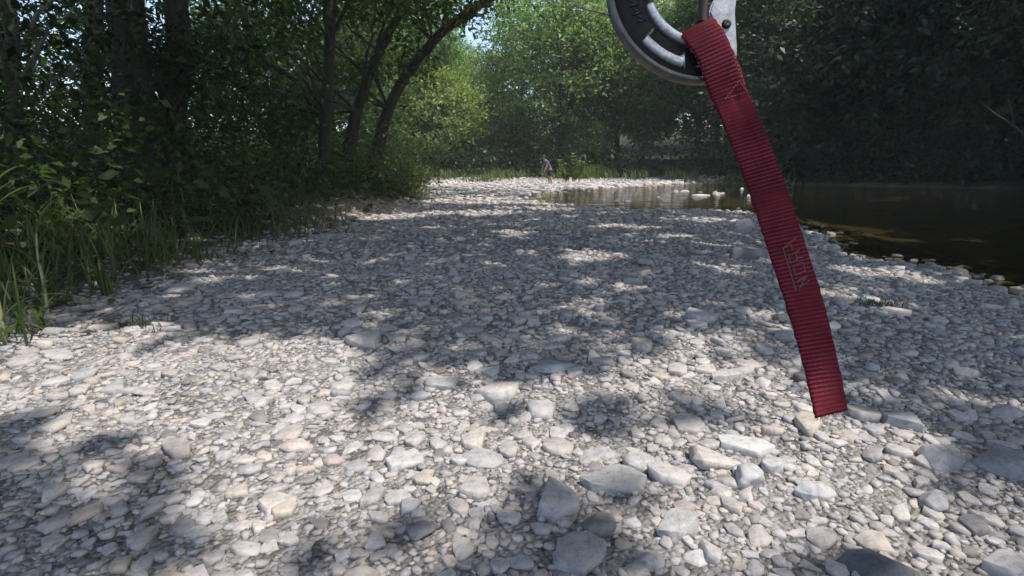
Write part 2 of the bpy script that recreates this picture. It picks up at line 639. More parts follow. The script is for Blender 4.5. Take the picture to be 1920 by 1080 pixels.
BOULD = [
    (1645, 1062, 60, 0.95, 0.42, 0.2, 'dark blue-grey slab with a flat top, lowest stone near the lower right corner', (0.13, 0.14, 0.16)),
    (1895, 880, 62, 0.85, 0.40, 0.3, 'big pale pitted boulder at the right edge of the gravel', (0.30, 0.30, 0.31)),
    (1040, 694, 42, 0.75, 0.22, 0.1, 'flat bluish grey slab lying alone in the middle of the gravel bar', (0.30, 0.33, 0.36)),
    (880, 622, 30, 0.8, 0.30, 0.4, 'square-cornered flat stone in the shaded gravel left of centre', (0.27, 0.28, 0.28)),
    (1392, 430, 28, 0.85, 0.75, 0.6, 'rounded pale boulder at the water edge just left of the red strap', (0.36, 0.36, 0.37)),
    (1402, 482, 40, 0.6, 0.35, 0.1, 'long low dark boulder in the shade left of the red strap', (0.20, 0.205, 0.21)),
    (345, 548, 30, 0.8, 0.62, 0.3, 'rounded pale stone on dark gravel beside the left bank grass', (0.40, 0.39, 0.37)),
    (395, 545, 20, 0.8, 0.55, 0.8, 'small grey stone touching the rounded pale stone by the left bank', (0.25, 0.25, 0.26)),
    (787, 990, 32, 0.85, 0.5, 0.5, 'smooth round medium grey cobble left of centre in the near gravel', (0.21, 0.21, 0.22)),
    (1270, 990, 46, 0.6, 0.45, 0.55, 'wedge-shaped pale stone with a dark front face in the near gravel', (0.42, 0.41, 0.40)),
    (1150, 905, 64, 0.55, 0.22, 0.15, 'broad flat grey slab in shadow at the middle of the near gravel', (0.33, 0.33, 0.33)),
    (1085, 1040, 60, 0.8, 0.25, 0.9, 'large flat pale stone touching the bottom edge right of centre', (0.34, 0.34, 0.34)),
    (1405, 900, 34, 0.85, 0.75, 0.3, 'upright rounded white cobble with a dark left side in the sunlit gravel', (0.45, 0.45, 0.44)),
    (1400, 838, 52, 0.6, 0.22, -0.35, 'brightest flat white slab in the sunlit patch left of the strap end', (0.52, 0.52, 0.50)),
    (1762, 862, 48, 0.7, 0.4, 0.35, 'grey slab in shadow right of the strap end', (0.31, 0.31, 0.32)),
    (1690, 800, 38, 0.7, 0.35, 0.0, 'flat grey stone beyond the slab right of the strap end', (0.28, 0.29, 0.30)),
    (1755, 940, 34, 0.8, 0.55, 1.0, 'blocky grey stone with a dark pitted face in the right foreground', (0.26, 0.26, 0.27)),
    (905, 855, 42, 0.75, 0.28, 0.4, 'flat grey stone at the shadow edge in the middle of the near gravel', (0.36, 0.36, 0.36)),
    (760, 862, 36, 0.85, 0.25, 0.7, 'cracked white flat stone in the sunlit patch left of centre', (0.48, 0.47, 0.46)),
    (1365, 708, 34, 0.45, 0.35, 0.05, 'long pale brick-shaped stone left of the lower strap', (0.43, 0.41, 0.39)),
    (828, 716, 34, 0.7, 0.28, 0.2, 'pale flat stone near the shadow edge left of the bluish slab', (0.39, 0.38, 0.37)),
    (1450, 875, 26, 0.8, 0.6, 0.2, 'squarish white cobble with a dark hollow on its right', (0.46, 0.45, 0.45)),
    (1530, 925, 40, 0.45, 0.5, 0.1, 'long white cobble throwing a dark shadow below the strap end', (0.46, 0.45, 0.45)),
    (1225, 1052, 30, 0.9, 0.5, 0.6, 'rounded pale cobble at the bottom edge right of the large flat stone', (0.37, 0.37, 0.37)),
    (1885, 775, 32, 0.8, 0.5, 0.3, 'pale rounded boulder in the sunlit spot at the right edge', (0.40, 0.40, 0.40)),
]
WATER_STONES = [
    (1702, 498, 18, 'pale round-topped stone in the shallows, first right of the sunlit shore pebbles', 0.42),
    (1703, 522, 17, 'pale stone at the shore, just nearer than the round-topped one', 0.36),
    (1752, 514, 18, 'left one of two touching pale stones standing in the dark shallows', 0.40),
    (1782, 511, 18, 'right one of two touching pale stones standing in the dark shallows', 0.40),
    (1870, 568, 14, 'small pale round stone at the right end of the shoreline', 0.33),
    (1268, 359, 9, 'white humped stone at the left of the row in the mid stream', 0.55),
    (1284, 359, 10, 'white low stone second from left in the row in mid stream', 0.55),
    (1312, 366, 22, 'long white flat stone forming the middle of the mid stream row', 0.56),
    (1345, 367, 11, 'thin pale flat stone at the right of the mid stream row', 0.45),
    (1391, 354, 8, 'small white stone beside the strap in the far stream', 0.55),
    (1404, 367, 9, 'white stone against the edge of the red strap in the stream', 0.55),
    (1383, 391, 7, 'lone white stone in dark water left of the strap', 0.55),
    (1335, 392, 7, 'grey half sunken stone left of the lone white stone', 0.30),
    (1178, 377, 11, 'white low stone in the stream, leftmost of the larger ones', 0.52),
    (1158, 377, 8, 'small pale stone just left of the white low stream stone', 0.48),
    (1524, 396, 9, 'grey sunken stone right of the strap in the dark water', 0.25),
]
placed = []        # x y a for spacing
r_b = np.random.default_rng(77)
for u, v, hw, dr, hr, yaw, lab, colr in BOULD:
    p, a = stone_at(u, v, hw)
    if v < 500: a *= 1.0
    c = a * hr
    z = float(ground_z(np.array([p[0]]), np.array([p[1]]))[0]) + c * 0.35
    lv = 4 if v > 600 else 3
    row = np.array([[0, 0, 0, a, a * dr, c, yaw, r_b.normal(0, 0.06), r_b.normal(0, 0.06)]])
    V, F, C = build_stones(row, np.array([colr]), lv, r_b)
    rnd = 'round' in lab
    if rnd:
        V, F = round_stone(a, a * dr, c, yaw, r_b); C = np.repeat(np.array([colr]), len(F), 0)
    o = link('boulder', mesh_np('boulder', V, F, M_STONE, ('scol', C), rnd))
    o.location = (p[0], p[1], z)
    tag(o, lab, 'stone', 'notable stones on the gravel bar')
    placed.append((p[0], p[1], a * 0.8))
for u, v, hw, lab, val in WATER_STONES:
    p = G(u, v, WATER_Z); a = hw * np.linalg.norm([p[0], p[1], CAM_H]) / np.linalg.norm(ray(u, v)) / FPX
    zb = float(ground_z(np.array([p[0]]), np.array([p[1]]))[0])
    top = WATER_Z + min(a * 0.30, 0.085)
    c = max(a * 0.28, (top - zb) * 0.52)
    a = max(a, c * 0.95)
    row = np.array([[0, 0, 0, a, a * 0.75, c, r_b.uniform(-0.3, 0.3), r_b.normal(0, 0.05), r_b.normal(0, 0.05)]])
    V, F = round_stone(a, a * 0.75, c, row[0, 6], r_b); C = np.repeat(np.array([(val * 0.85, val * 0.83, val * 0.79)]), len(F), 0)
    o = link('boulder', mesh_np('boulder', V, F, M_STONE, ('scol', C), True))
    o.location = (p[0], p[1], top - c)
    tag(o, lab, 'stone', 'stones standing in the water')
    placed.append((p[0], p[1], a * 0.8))


def scatter(r, dens, ylo, yhi, side, alo, ahi, spacing=0.8, power=1.6):
    """random stones over the bar inside a wedge a good deal wider than the view"""
    area_n = 0
    ys, xs = [], []
    wmax = yhi * 1.05 + side
    n = int(dens * (yhi - ylo) * 2 * wmax)
    x = r.uniform(-wmax, wmax, n); y = r.uniform(ylo, yhi, n)
    k = np.abs(x) < y * 1.05 + side
    x, y = x[k], y[k]
    z, w, b, f = terrain_fields(x, y)
    if alo > 0.035:
        srt = r.random(len(x)) < np.clip(0.75 + 0.7 * wob(x + 50, y, 1.6, 2), 0.15, 1)
    else:
        srt = np.ones(len(x), bool)
    k = srt & ~((x > 13.5) & (y > 18)) & (w < 1.3) & (b < 0.9 * r.random(len(x)) ** 2 + 0.05) & (f < 0.3)
    x, y, z, w = x[k], y[k], z[k], w[k]
    a = alo + (ahi - alo) * r.random(len(x)) ** power
    return np.stack([x, y, z, a, w], 1)


grid = {}
CELL = 0.32


def try_place(x, y, a, fac):
    ci, cj = int(x // CELL), int(y // CELL)
    for ii in (ci - 1, ci, ci + 1):
        for jj in (cj - 1, cj, cj + 1):
            for (qx, qy, qa) in grid.get((ii, jj), ()):
                m = fac * (a + qa)
                if (x - qx) ** 2 + (y - qy) ** 2 < m * m:
                    return False
    grid.setdefault((ci, cj), []).append((x, y, a))
    return True


for q in placed:
    grid.setdefault((int(q[0] // CELL), int(q[1] // CELL)), []).append(q)
r_s = np.random.default_rng(4242)
near_rows = []
for dens, ylo, yhi, side, alo, ahi, fac in (
        (1.3, 0.35, 8.5, 1.0, 0.07, 0.105, 0.74),
        (24, 0.35, 8.5, 1.0, 0.040, 0.070, 0.66),
        (230, 0.35, 8.5, 0.9, 0.022, 0.040, 0.58),
        (700, 0.45, 5.2, 0.4, 0.013, 0.023, 0.52),
        (1700, 0.6, 2.6, 0.2, 0.007, 0.015, 0.45)):
    S = scatter(r_s, dens, ylo, yhi, side, alo, ahi)
    for x, y, z, a, w in S:
        if try_place(x, y, a, fac):
            near_rows.append((x, y, z, a))
near_rows = np.array(near_rows)
# stones strewn through the shallows and along the far waterline, some standing clear of the water
nsh = 60000
xs_ = r_s.uniform(0, 26, nsh); ys_ = r_s.uniform(2.5, 36, nsh)
zs_, ws_, bs_, fs_ = terrain_fields(xs_, ys_)
near_edge = (ys_ < 14) & (ws_ > -0.15) & (ws_ < 1.1) & (np.abs(xs_) < ys_ * 1.05 + 0.6) & (r_s.random(nsh) < 0.9 * np.exp(-np.clip(ws_, 0, 1.1) * 2.6))
far_edge = (ys_ > 17) & (ws_ > -1.2) & (ws_ < 0.25) & (xs_ < 14) & (r_s.random(nsh) < 0.13)
mid_shoal = (ys_ > 16) & (ys_ < 26) & (ws_ > 0.3) & (xs_ > 3) & (xs_ < 10) & (wob(xs_, ys_ * 2.0, 4.0, 2) > 0.35) & (r_s.random(nsh) < 0.02)
shore = []
for msk, lo, hi in ((near_edge, 0.025, 0.085), (far_edge, 0.08, 0.24), (mid_shoal, 0.10, 0.25)):
    k_ = np.nonzero(msk)[0]
    a_ = lo + (hi - lo) * r_s.random(len(k_)) ** 1.8
    c_ = a_ * r_s.uniform(0.35, 0.6, len(k_))
    c_ = np.where(msk[k_] & (mid_shoal[k_]), np.maximum(c_, (WATER_Z - zs_[k_]) * 0.55 + 0.03), c_)
    zc_ = np.where(ws_[k_] > 0, np.maximum(zs_[k_] + c_ * 0.5, np.where((r_s.random(len(k_)) < 0.5) & (ws_[k_] < 0.4), WATER_Z + r_s.uniform(-0.005, 0.022, len(k_)) - c_ * 0.8, -9)), zs_[k_] + c_ * 0.3)
    shore.append(np.stack([xs_[k_], ys_[k_], zc_, a_, a_ * r_s.uniform(0.55, 0.9, len(k_)), c_, r_s.uniform(0, 6.28, len(k_)), r_s.normal(0, 0.12, len(k_)), r_s.normal(0, 0.12, len(k_))], 1))
shore9 = np.concatenate(shore)
far_parts = [scatter(r_s, 110, 8.3, 13, 2, 0.03, 0.08), scatter(r_s, 40, 13, 22, 3, 0.05, 0.12), scatter(r_s, 14, 22, 40, 4, 0.07, 0.18)]
far_rows = np.concatenate(far_parts)[:, :4]


def finish_rows(S, r, lift):
    n = len(S)
    a = S[:, 3]
    b = a * r.uniform(0.5, 0.9, n)
    c = a * r.uniform(0.18, 0.42, n)
    z = S[:, 2] + c * r.uniform(lift[0], lift[1], n)
    tilt = 0.14
    return np.stack([S[:, 0], S[:, 1], z, a, b, c, r.uniform(0, 6.28, n), r.normal(0, tilt, n), r.normal(0, tilt, n)], 1)


near9 = finish_rows(near_rows, r_s, (0.1, 0.65))
far9 = finish_rows(far_rows, r_s, (0.0, 0.6))
ncol = stone_colour(r_s, len(near9)); fcol = stone_colour(r_s, len(far9))
# stones lying in the water or wet are darker brown with algae: a colour of their own
wn_ = terrain_fields(near9[:, 0], near9[:, 1])[1]; wf_ = terrain_fields(far9[:, 0], far9[:, 1])[1]
ncol = np.where((wn_ > 0.05)[:, None], ncol * np.array([0.5, 0.47, 0.36]), ncol)
fcol = np.where((wf_ > 0.05)[:, None], fcol * np.array([0.6, 0.56, 0.38]), fcol)
dist = np.hypot(np.hypot(near9[:, 0], near9[:, 1]), CAM_H)
in_view = (np.abs(near9[:, 0]) < near9[:, 1] * 0.98 + 0.12) & (near9[:, 1] > 0.93)
score = np.where(in_view, near9[:, 3] / dist, 0)
order = np.argsort(-score)
first = order[:300]
rest = np.setdiff1d(np.arange(len(near9)), first)
for k in first:
    row = near9[k:k + 1].copy(); loc = row[0, :3].copy(); row[0, :3] = 0
    V, F, C = build_stones(row, ncol[k:k + 1], 3, r_s)
    o = link('stone', mesh_np('stone', V, F, M_STONE, ('scol', C), False), ground)
    o.location = loc
acc = Acc(); cols_acc = []
lvl = np.where(score[rest] > 0.013, 3, np.where(score[rest] > 0.0065, 2, 1))
for lv in (1, 2, 3):
    sel = rest[lvl == lv]
    if len(sel):
        V, F, C = build_stones(near9[sel], ncol[sel], lv, r_s)
        acc.add(V, F); cols_acc.append(C)
V, F, C = build_stones(far9, fcol, 1, r_s)
acc.add(V, F); cols_acc.append(C)
scol_ = stone_colour(r_s, len(shore9))
wet_ = smooth01(-0.1, 0.35, terrain_fields(shore9[:, 0], shore9[:, 1])[1]) * (shore9[:, 1] < 14)
scol_ = scol_ * (1 - wet_[:, None] * np.array([0.45, 0.47, 0.54]))
V, F, C = build_stones(shore9, scol_, 3, r_s)
acc.add(V, F); cols_acc.append(C)
V, F = acc.get()
g = link('gravel', mesh_np('gravel', V, F, M_STONE, ('scol', np.concatenate(cols_acc)), False), ground)
tag(g, kind='stuff')
print('stones', len(near9), len(far9), 'tris', len(F))

# ------------------------------------------------------------------ gaps in the leaf cover: places on the ground that the sun reaches (metres)
lit_px = [  # surveyed on the photo: centre and half sizes of sunlit patches
    (120, 715, 240, 72), (400, 690, 190, 55), (330, 765, 250, 45), (560, 700, 110, 45), (700, 790, 190, 62), (800, 890, 190, 85), (960, 752, 130, 34),
    (620, 850, 170, 100), (650, 950, 120, 60), (1200, 712, 90, 16), (1330, 694, 130, 20), (1385, 838, 190, 45), (1490, 880, 170, 105),
    (1350, 945, 110, 50), (1560, 1000, 120, 60), (1250, 985, 80, 36), (1870, 765, 80, 40), (1610, 815, 90, 36), (1430, 745, 60, 14),
    (1000, 855, 120, 55), (1040, 573, 75, 8), (1100, 482, 62, 8), (1330, 592, 80, 9), (1420, 590, 60, 9), (1290, 640, 40, 7),
    (980, 437, 45, 4), (720, 408, 90, 5), (880, 401, 120, 4), (1000, 392, 70, 3), (940, 378, 170, 6), (1340, 456, 60, 5), (1280, 442, 50, 4),
    (800, 425, 50, 3), (1180, 425, 90, 3), (1320, 412, 80, 4), (350, 545, 26, 16), (520, 500, 30, 5),
    (1620, 505, 55, 14), (1700, 503, 34, 14), (1560, 560, 34, 12), (1770, 515, 55, 14), 
    (1600, 405, 95, 7), (1660, 420, 90, 5), (1690, 470, 60, 8), (1560, 430, 40, 5), (1300, 362, 140, 10), (1380, 390, 40, 5),
    (1760, 950, 60, 22), (60, 640, 60, 22), (250, 625, 60, 10), (90, 500, 90, 26), (60, 440, 40, 12), (200, 455, 24, 8),
    (310, 470, 14, 5), (240, 487, 10, 4), (400, 505, 22, 5), (270, 540, 12, 4), 
]
LIT = []
for u, v, ru, rv in lit_px:
    c = G(u, v); e = G(u + ru, v); t = G(u, v - rv); bt = G(u, v + rv)
    LIT.append((c[0], 0.5 * (t[1] + bt[1]), abs(e[0] - c[0]), 0.5 * abs(t[1] - bt[1])))
for u, v in ((1322, 40), (1345, 100), (1400, 250), (1480, 500), (1555, 770)):     # open leaf cover above the hanging strap
    q = P(u, v, 0.39); t = q[2] / SUN[2]
    LIT.append((q[0] - SUN[0] * t, q[1] - SUN[1] * t, 0.22, 0.22))
LIT = np.array(LIT)


def sun_foot(Pp):
    t = Pp[:, 2] / SUN[2]
    return Pp[:, 0] - SUN[0] * t, Pp[:, 1] - SUN[1] * t


def is_lit(x, y, soft=0.25, grow=0.07):
    out = np.zeros(len(x), bool)
    nz = wob(x * 3.1, y * 3.1, 1.0, 3)
    for cx, cy, rx, ry in LIT:
        out |= ((x - cx) / (rx + grow)) ** 2 + ((y - cy) / (ry + grow)) ** 2 < 1 + soft * nz * 1.6
    return out


# ------------------------------------------------------------------ foliage
def leaf_quads(pos, size, r, droop=0.35, width=0.5, up=0.8, outw=None):
    n = len(pos)
    d = r.normal(size=(n, 3)) * np.array([1, 1, 0.5]) + np.array([0, 0, -droop])
    d /= np.linalg.norm(d, axis=1)[:, None]
    nn = r.normal(size=(n, 3)) * 0.6 + np.array([0, 0, up])
    if outw is not None:
        o = pos - outw; o /= np.linalg.norm(o, axis=1)[:, None] + 1e-9
        nn = nn * 0.7 + o * 0.9
    s = np.cross(d, nn); s /= np.linalg.norm(s, axis=1)[:, None] + 1e-9
    L = (size * (0.45 + 1.0 * r.random(n) ** 1.3))[:, None]
    nrm = np.cross(s, d)
    m = pos + d * L * 0.45
    V = np.stack([pos, m + s * L * width * 0.5 + nrm * L * 0.06, pos + d * L - np.array([0, 0, 1]) * L * 0.12, m - s * L * width * 0.5 + nrm * L * 0.06], 1).reshape(-1, 3)
    F = np.arange(n * 4).reshape(-1, 4)
    return V, F


def clump_leaves(cent, sig, per, r, flat=0.5):
    pos = np.repeat(cent, per, 0) + r.normal(size=(len(cent) * per, 3)) * np.array([sig, sig, sig * flat])
    val = np.repeat(np.clip(r.normal(0.45, 0.2, len(cent)), 0, 1), per) + r.normal(0, 0.17, len(cent) * per)
    return pos, np.clip(val, 0, 1)


def crown_centres(r, n, rx, ry, rz, zc, lobes=5, inner=0.45):
    d = r.normal(size=(n, 3)); d /= np.linalg.norm(d, axis=1)[:, None]
    ld = r.normal(size=(lobes, 3)); ld /= np.linalg.norm(ld, axis=1)[:, None]
    bul = 0.72 + 0.36 * np.max(np.clip(d @ ld.T, 0, 1) ** 3, 1)
    rad = (inner + (1 - inner) * r.random(n) ** 0.6) * bul
    return d * rad[:, None] * np.array([rx, ry, rz]) + np.array([0, 0, zc])


def limbs_mesh(r, trunk_path, trunk_r, centres, count, r0=0.07):
    acc = Acc()
    V, F = tube(trunk_path, trunk_r, 10); acc.add(V, F)
    idx = r.choice(len(centres), min(count, len(centres)), replace=False)
    tp = np.asarray(trunk_path)
    for k in idx:
        c = centres[k]
        # leave the trunk below the clump
        h = c[2] - 0.45 * np.hypot(*(c[:2] - tp[len(tp) // 2][:2])) - 0.6
        m = int(np.argmin(np.abs(tp[:, 2] - h)))
        m = max(m, len(tp) // 4)
        p0 = tp[m]; ln = np.linalg.norm(c - p0)
        mid = 0.5 * (p0 + c) + np.array([0, 0, 0.12 * ln]) + r.normal(size=3) * 0.07 * ln
        rr = min(r0 * (0.5 + 0.12 * ln), 0.75 * np.atleast_1d(trunk_r)[min(m, np.size(trunk_r) - 1)])
        path = bezier_path(p0, mid, c, 7)
        path[2:-1] += r.normal(size=(4, 3)) * 0.02 * ln
        V, F = tube(path, np.linspace(rr, rr * 0.2, 7), 6); acc.add(V, F)
    return acc.get()


PROTO = {}


def tree_proto(key, seed, h, rx, rz, zc, nclump, per, size, sig, leafmat, bark=None, tr=0.2, limbs=26, lean=0.0, inner=0.45):
    r = np.random.default_rng(seed)
    cen = crown_centres(r, nclump, rx, rx, rz, zc, 6, inner)
    cen[:, 2] = np.maximum(cen[:, 2], 0.3)
    pos, val = clump_leaves(cen, sig, per, r)
    V, F = leaf_quads(pos, size, r, outw=np.array([0, 0, zc - 0.3 * rz]))
    crown = mesh_np('crown', V, F, leafmat, ('lv', val))
    tp = curve_through([(0, 0, -0.4), (0.1 * lean, 0.1, h * 0.3), (lean * 0.5, -0.1, h * 0.6), (lean, 0.1, h * 0.92)], 14)
    trr = np.linspace(tr, tr * 0.25, 14)
    Vt, Ft = limbs_mesh(r, tp, trr, cen, limbs)
    trunk = mesh_np('trunk', Vt, Ft, bark or M_BARK, None, True)
    PROTO[key] = (trunk, crown)


def put_tree(key, x, y, rz, sc, label, group=None, zoff=0.0, name='tree', scz=None):
    z = float(ground_z(np.array([x]), np.array([y]))[0]) + zoff
    t = empty(name, (x, y, z), rz)
    t.scale = (sc, sc, scz or sc)
    tag(t, label, 'tree', group)
    link('trunk', PROTO[key][0], t)
    link('crown', PROTO[key][1], t)
    return t


tree_proto('willow', 11, 12, 5.2, 5.2, 6.8, 520, 40, 0.25, 0.50, M_LEAF_BRIGHT, tr=0.20, limbs=40, inner=0.55)
tree_proto('broad', 12, 13, 4.6, 5.8, 7.0, 380, 30, 0.34, 0.50, M_LEAF, tr=0.22, limbs=30)
tree_proto('full', 13, 11, 4.2, 5.4, 5.2, 400, 32, 0.32, 0.48, M_LEAF, tr=0.2, limbs=30)
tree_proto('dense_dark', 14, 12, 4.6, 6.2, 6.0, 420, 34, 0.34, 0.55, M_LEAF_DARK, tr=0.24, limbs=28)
tree_proto('thin', 15, 14, 3.2, 5.0, 9.5, 170, 26, 0.30, 0.42, M_LEAF, tr=0.17, limbs=36, lean=0.8)
tree_proto('low_bright', 17, 8, 4.0, 3.8, 3.6, 380, 34, 0.24, 0.42, M_LEAF_BRIGHT, tr=0.14, limbs=24, inner=0.7)
tree_proto('thin_bright', 18, 14, 3.4, 5.4, 9.0, 230, 28, 0.28, 0.42, M_LEAF_BRIGHT, tr=0.14, limbs=36, lean=0.8)
tree_proto('low', 16, 7, 3.6, 3.2, 3.3, 320, 32, 0.26, 0.42, M_LEAF, tr=0.14, limbs=24)

ORD = ['first', 'second', 'third', 'fourth', 'fifth', 'sixth', 'seventh', 'eighth', 'ninth', 'tenth', 'eleventh', 'twelfth', 'thirteenth',
       'fourteenth', 'fifteenth', 'sixteenth', 'seventeenth', 'eighteenth', 'nineteenth', 'twentieth']
# trees behind the far beach
for key, x, y, rz, sc, lab in (
        ('willow', 3.7, 43, 0.3, 1.2, 'sunlit yellow-green feathery tree rising behind the person'),
        ('willow', 8.6, 45, 2.1, 1.2, 'sunlit tree just right of the tallest yellow-green one'),
        ('dense_dark', 5.6, 42.5, 1.2, 0.62, 'low dark round-topped tree in front of the sunlit feathery tree'),
        ('full', 9.8, 41, 0.7, 0.8, 'mid green leafy tree between the dark low tree and the strap'),
        ('low', 1.3, 41.5, 2.2, 0.72, 'small dark shrubby tree directly behind the person'),
        ('low_bright', -2.4, 44, 4.0, 0.95, 'low pale green tree left of the person under the sky gap'),
        ('willow', -7.8, 44, 1.9, 0.85, 'hazy green tree seen past the leaning trunk'),
        ('willow', -4.6, 50, 5.1, 0.92, 'pale hazy tree in the gap between the leaning trunk and the sunlit tree'),
        ('willow', -11.0, 52, 3.6, 1.15, 'sunlit hazy tree behind the leaning trunks'),
        ('low_bright', -5.6, 39.5, 3.3, 0.95, 'bushy light green tree at the left end of the far beach'),
        ('thin', -10.0, 40, 0.4, 0.95, 'slim tree behind the two leaning trunks'),
        ('thin_bright', 0.9, 48, 1.4, 1.1, 'tall sparse pale tree just left of the sunlit feathery tree'),
        ('low', 5.4, 40.2, 1.0, 0.66, 'low dark bush tree right of the leafy plant on the far beach'),
        ('thin_bright', -6.4, 42, 3.9, 1.1, 'tall sparse pale tree just right of the arching trunk'),
        ('full', -12.5, 46, 2.8, 1.0, 'green tree far behind the left bank trunks')):
    put_tree(key, x, y, rz, sc, lab, 'trees behind the far beach')
# wood on the right beyond the water, left to right
right_wood = [('broad', 13.0, 38.5, 0.2, 1.02), ('dense_dark', 15.6, 33.5, 1.1, 0.95), ('thin', 14.0, 36, 2.0, 1.0), ('dense_dark', 19.5, 32, 2.7, 1.05),
              ('broad', 18.0, 37, 3.0, 1.15), ('dense_dark', 23.5, 29, 0.5, 1.1), ('thin', 21.5, 33, 4.2, 1.1), ('dense_dark', 27.5, 27, 5.0, 1.15),
              ('dense_dark', 24.5, 35, 1.9, 1.25), ('dense_dark', 32, 24, 2.2, 1.2), ('dense_dark', 31, 31, 3.4, 1.3), ('dense_dark', 37, 21, 0.9, 1.25)]
right_wood.sort(key=lambda t: t[1] / t[2])
for k, (key, x, y, rz, sc) in enumerate(right_wood):
    put_tree(key, x, y, rz, sc, 'dark shaded tree in the wood across the water, %s from the strap' % ORD[k], 'dark wood across the water')
back = [('broad', -28, 55), ('dense_dark', -21, 58), ('broad', -14.5, 57), ('full', -9.5, 60), ('low', -4.5, 66), ('low', 0, 68), ('broad', 6.5, 60),
        ('broad', 13.5, 57), ('dense_dark', 20, 54), ('broad', 27, 50), ('dense_dark', 34, 46), ('dense_dark', 41, 41), ('dense_dark', 36, 36),
        ('dense_dark', 48, 34), ('dense_dark', 44, 27), ('dense_dark', 30, 40), ('dense_dark', 23, 44)]
back.sort(key=lambda t: t[1] / t[2])
for k, (key, x, y) in enumerate(back):
    put_tree(key, x, y, k * 1.7, 1.2 if key != 'low' else 1.0, 'distant tree filling the woodland background, %s from the left' % ORD[k], 'distant woodland trees')


# trees of the left bank with surveyed trunks
def custom_tree(name, path, r0, r1, centres, per, size, sig, leafmat, bark, label, group=None, limbs=20, seed=1, cull=True, extra=()):
    r = np.random.default_rng(seed)
    base = np.asarray(path[0], float)
    t = empty(name, base)
    tag(t, label, 'tree', group)
    pth = curve_through(path, 22)
    acc = Acc()
    Vt, Ft = limbs_mesh(r, pth, np.linspace(r0, r1, 22) * (1 + 0.6 * np.exp(-np.linspace(0, 9, 22))), centres, limbs, 0.05)
    acc.add(Vt, Ft)
    for e in extra:
        V, F = tube(curve_through(e[0], 12), np.linspace(e[1], e[2], 12), 8); acc.add(V, F)
    Vt, Ft = acc.get()
    link('trunk', mesh_np('trunk', Vt - base, Ft, bark, None, True), t)
    pos, val = clump_leaves(centres, sig, per, r)
    if cull:
        fx, fy = sun_foot(pos)
        k = ~is_lit(fx, fy)
        pos, val = pos[k], val[k]
    V, F = leaf_quads(pos, size, r)
    link('crown', mesh_np('crown', V - base, F, leafmat, ('lv', val)), t)
    return t


def zone_centres(r, zones):
    """zones: (u0,u1,v0,v1,y0,y1,n): clump centres spread through a block of space seen there"""
    out = []
    for u0, u1, v0, v1, y0, y1, n in zones:
        for _ in range(n):
            out.append(PY(r.uniform(u0, u1), r.uniform(v0, v1), r.uniform(y0, y1)))
    return np.array(out)


rz_ = np.random.default_rng(909)
lean_path = [PY(700, 318, 16), PY(712, 262, 16), PY(731, 200, 16), PY(762, 140, 16), PY(803, 88, 16), PY(850, 42, 16), PY(915, 0, 16), PY(1010, -60, 16.2), PY(1090, -130, 16.5)]
custom_tree('leaning_tree', lean_path, 0.165, 0.09, zone_centres(rz_, [(700, 900, -60, 60, 14, 18, 50), (640, 800, 20, 150, 15, 19, 40), (760, 930, -120, 30, 14, 18, 55), (560, 700, -60, 160, 14, 18, 40), (850, 1130, -250, -60, 14, 19, 60)]),
            30, 0.17, 0.34, M_LEAF, M_BARK, 'dark trunk leaning right over the gravel bar, rightmost of the left bank', 'left bank trees', 26, 31)
p2 = [PY(652, 318, 15), PY(662, 240, 15), PY(682, 170, 15), PY(716, 85, 15), PY(752, 20, 15), PY(790, -60, 15), PY(820, -200, 15)]
custom_tree('leaning_tree', p2, 0.15, 0.09, zone_centres(rz_, [(560, 760, -120, 40, 12, 17, 60), (440, 620, 0, 260, 12, 17, 50), (600, 1000, -400, -120, 12, 18, 70)]),
            30, 0.16, 0.34, M_LEAF, M_BARK, 'second leaning trunk, just left of the rightmost leaning one on the left bank', 'left bank trees', 22, 32)
p3 = [PY(612, 345, 12), PY(610, 240, 12), PY(617, 120, 12), PY(622, 0, 12), PY(640, -150, 12), PY(660, -350, 12)]
custom_tree('bank_tree', p3, 0.13, 0.09, zone_centres(rz_, [(400, 640, -150, 60, 10, 14, 60), (380, 560, 40, 240, 9, 14, 60), (300, 900, -700, -200, 9, 15, 90)]),
            32, 0.15, 0.34, M_LEAF, M_BARK, 'upright dark trunk left of the leaning pair on the left bank', 'left bank trees', 24, 33)
p4 = [PY(330, 400, 9), PY(322, 250, 9), PY(335, 80, 9), PY(320, -120, 9), PY(340, -500, 9)]
custom_tree('bank_tree', p4, 0.22, 0.14, zone_centres(rz_, [(150, 480, -200, 120, 7, 11, 70), (100, 420, 60, 260, 7.5, 11, 50), (0, 700, -1100, -300, 6, 12, 90)]),
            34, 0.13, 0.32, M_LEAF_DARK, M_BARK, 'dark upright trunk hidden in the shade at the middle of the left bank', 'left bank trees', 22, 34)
p5 = [PY(34, 420, 7), PY(28, 330, 7), PY(22, 200, 7), PY(26, 60, 7), PY(10, -80, 7), PY(30, -500, 7)]
custom_tree('bank_tree', p5, 0.075, 0.05, zone_centres(rz_, [(-150, 200, -150, 160, 5.5, 8, 60), (-100, 120, 120, 260, 6, 8, 20), (-300, 300, -900, -200, 4, 8, 60)]),
            34, 0.11, 0.26, M_LEAF_DARK, M_BARK_PALE, 'thin pale-barked trunk at the far left edge', 'left bank trees', 18, 35)
p6 = [PY(520, 330, 18), PY(515, 200, 18), PY(528, 50, 18), PY(540, -100, 18)]
custom_tree('bank_tree', p6, 0.2, 0.15, zone_centres(rz_, [(420, 640, -100, 300, 16, 22, 130), (640, 800, 60, 290, 19, 24, 70)]),
            30, 0.22, 0.42, M_LEAF, M_BARK, 'leafy tree behind the upright dark trunk on the left bank', 'left bank trees', 22, 36)
p7 = [PY(180, 360, 14), PY(170, 150, 14), PY(190, -100, 14)]
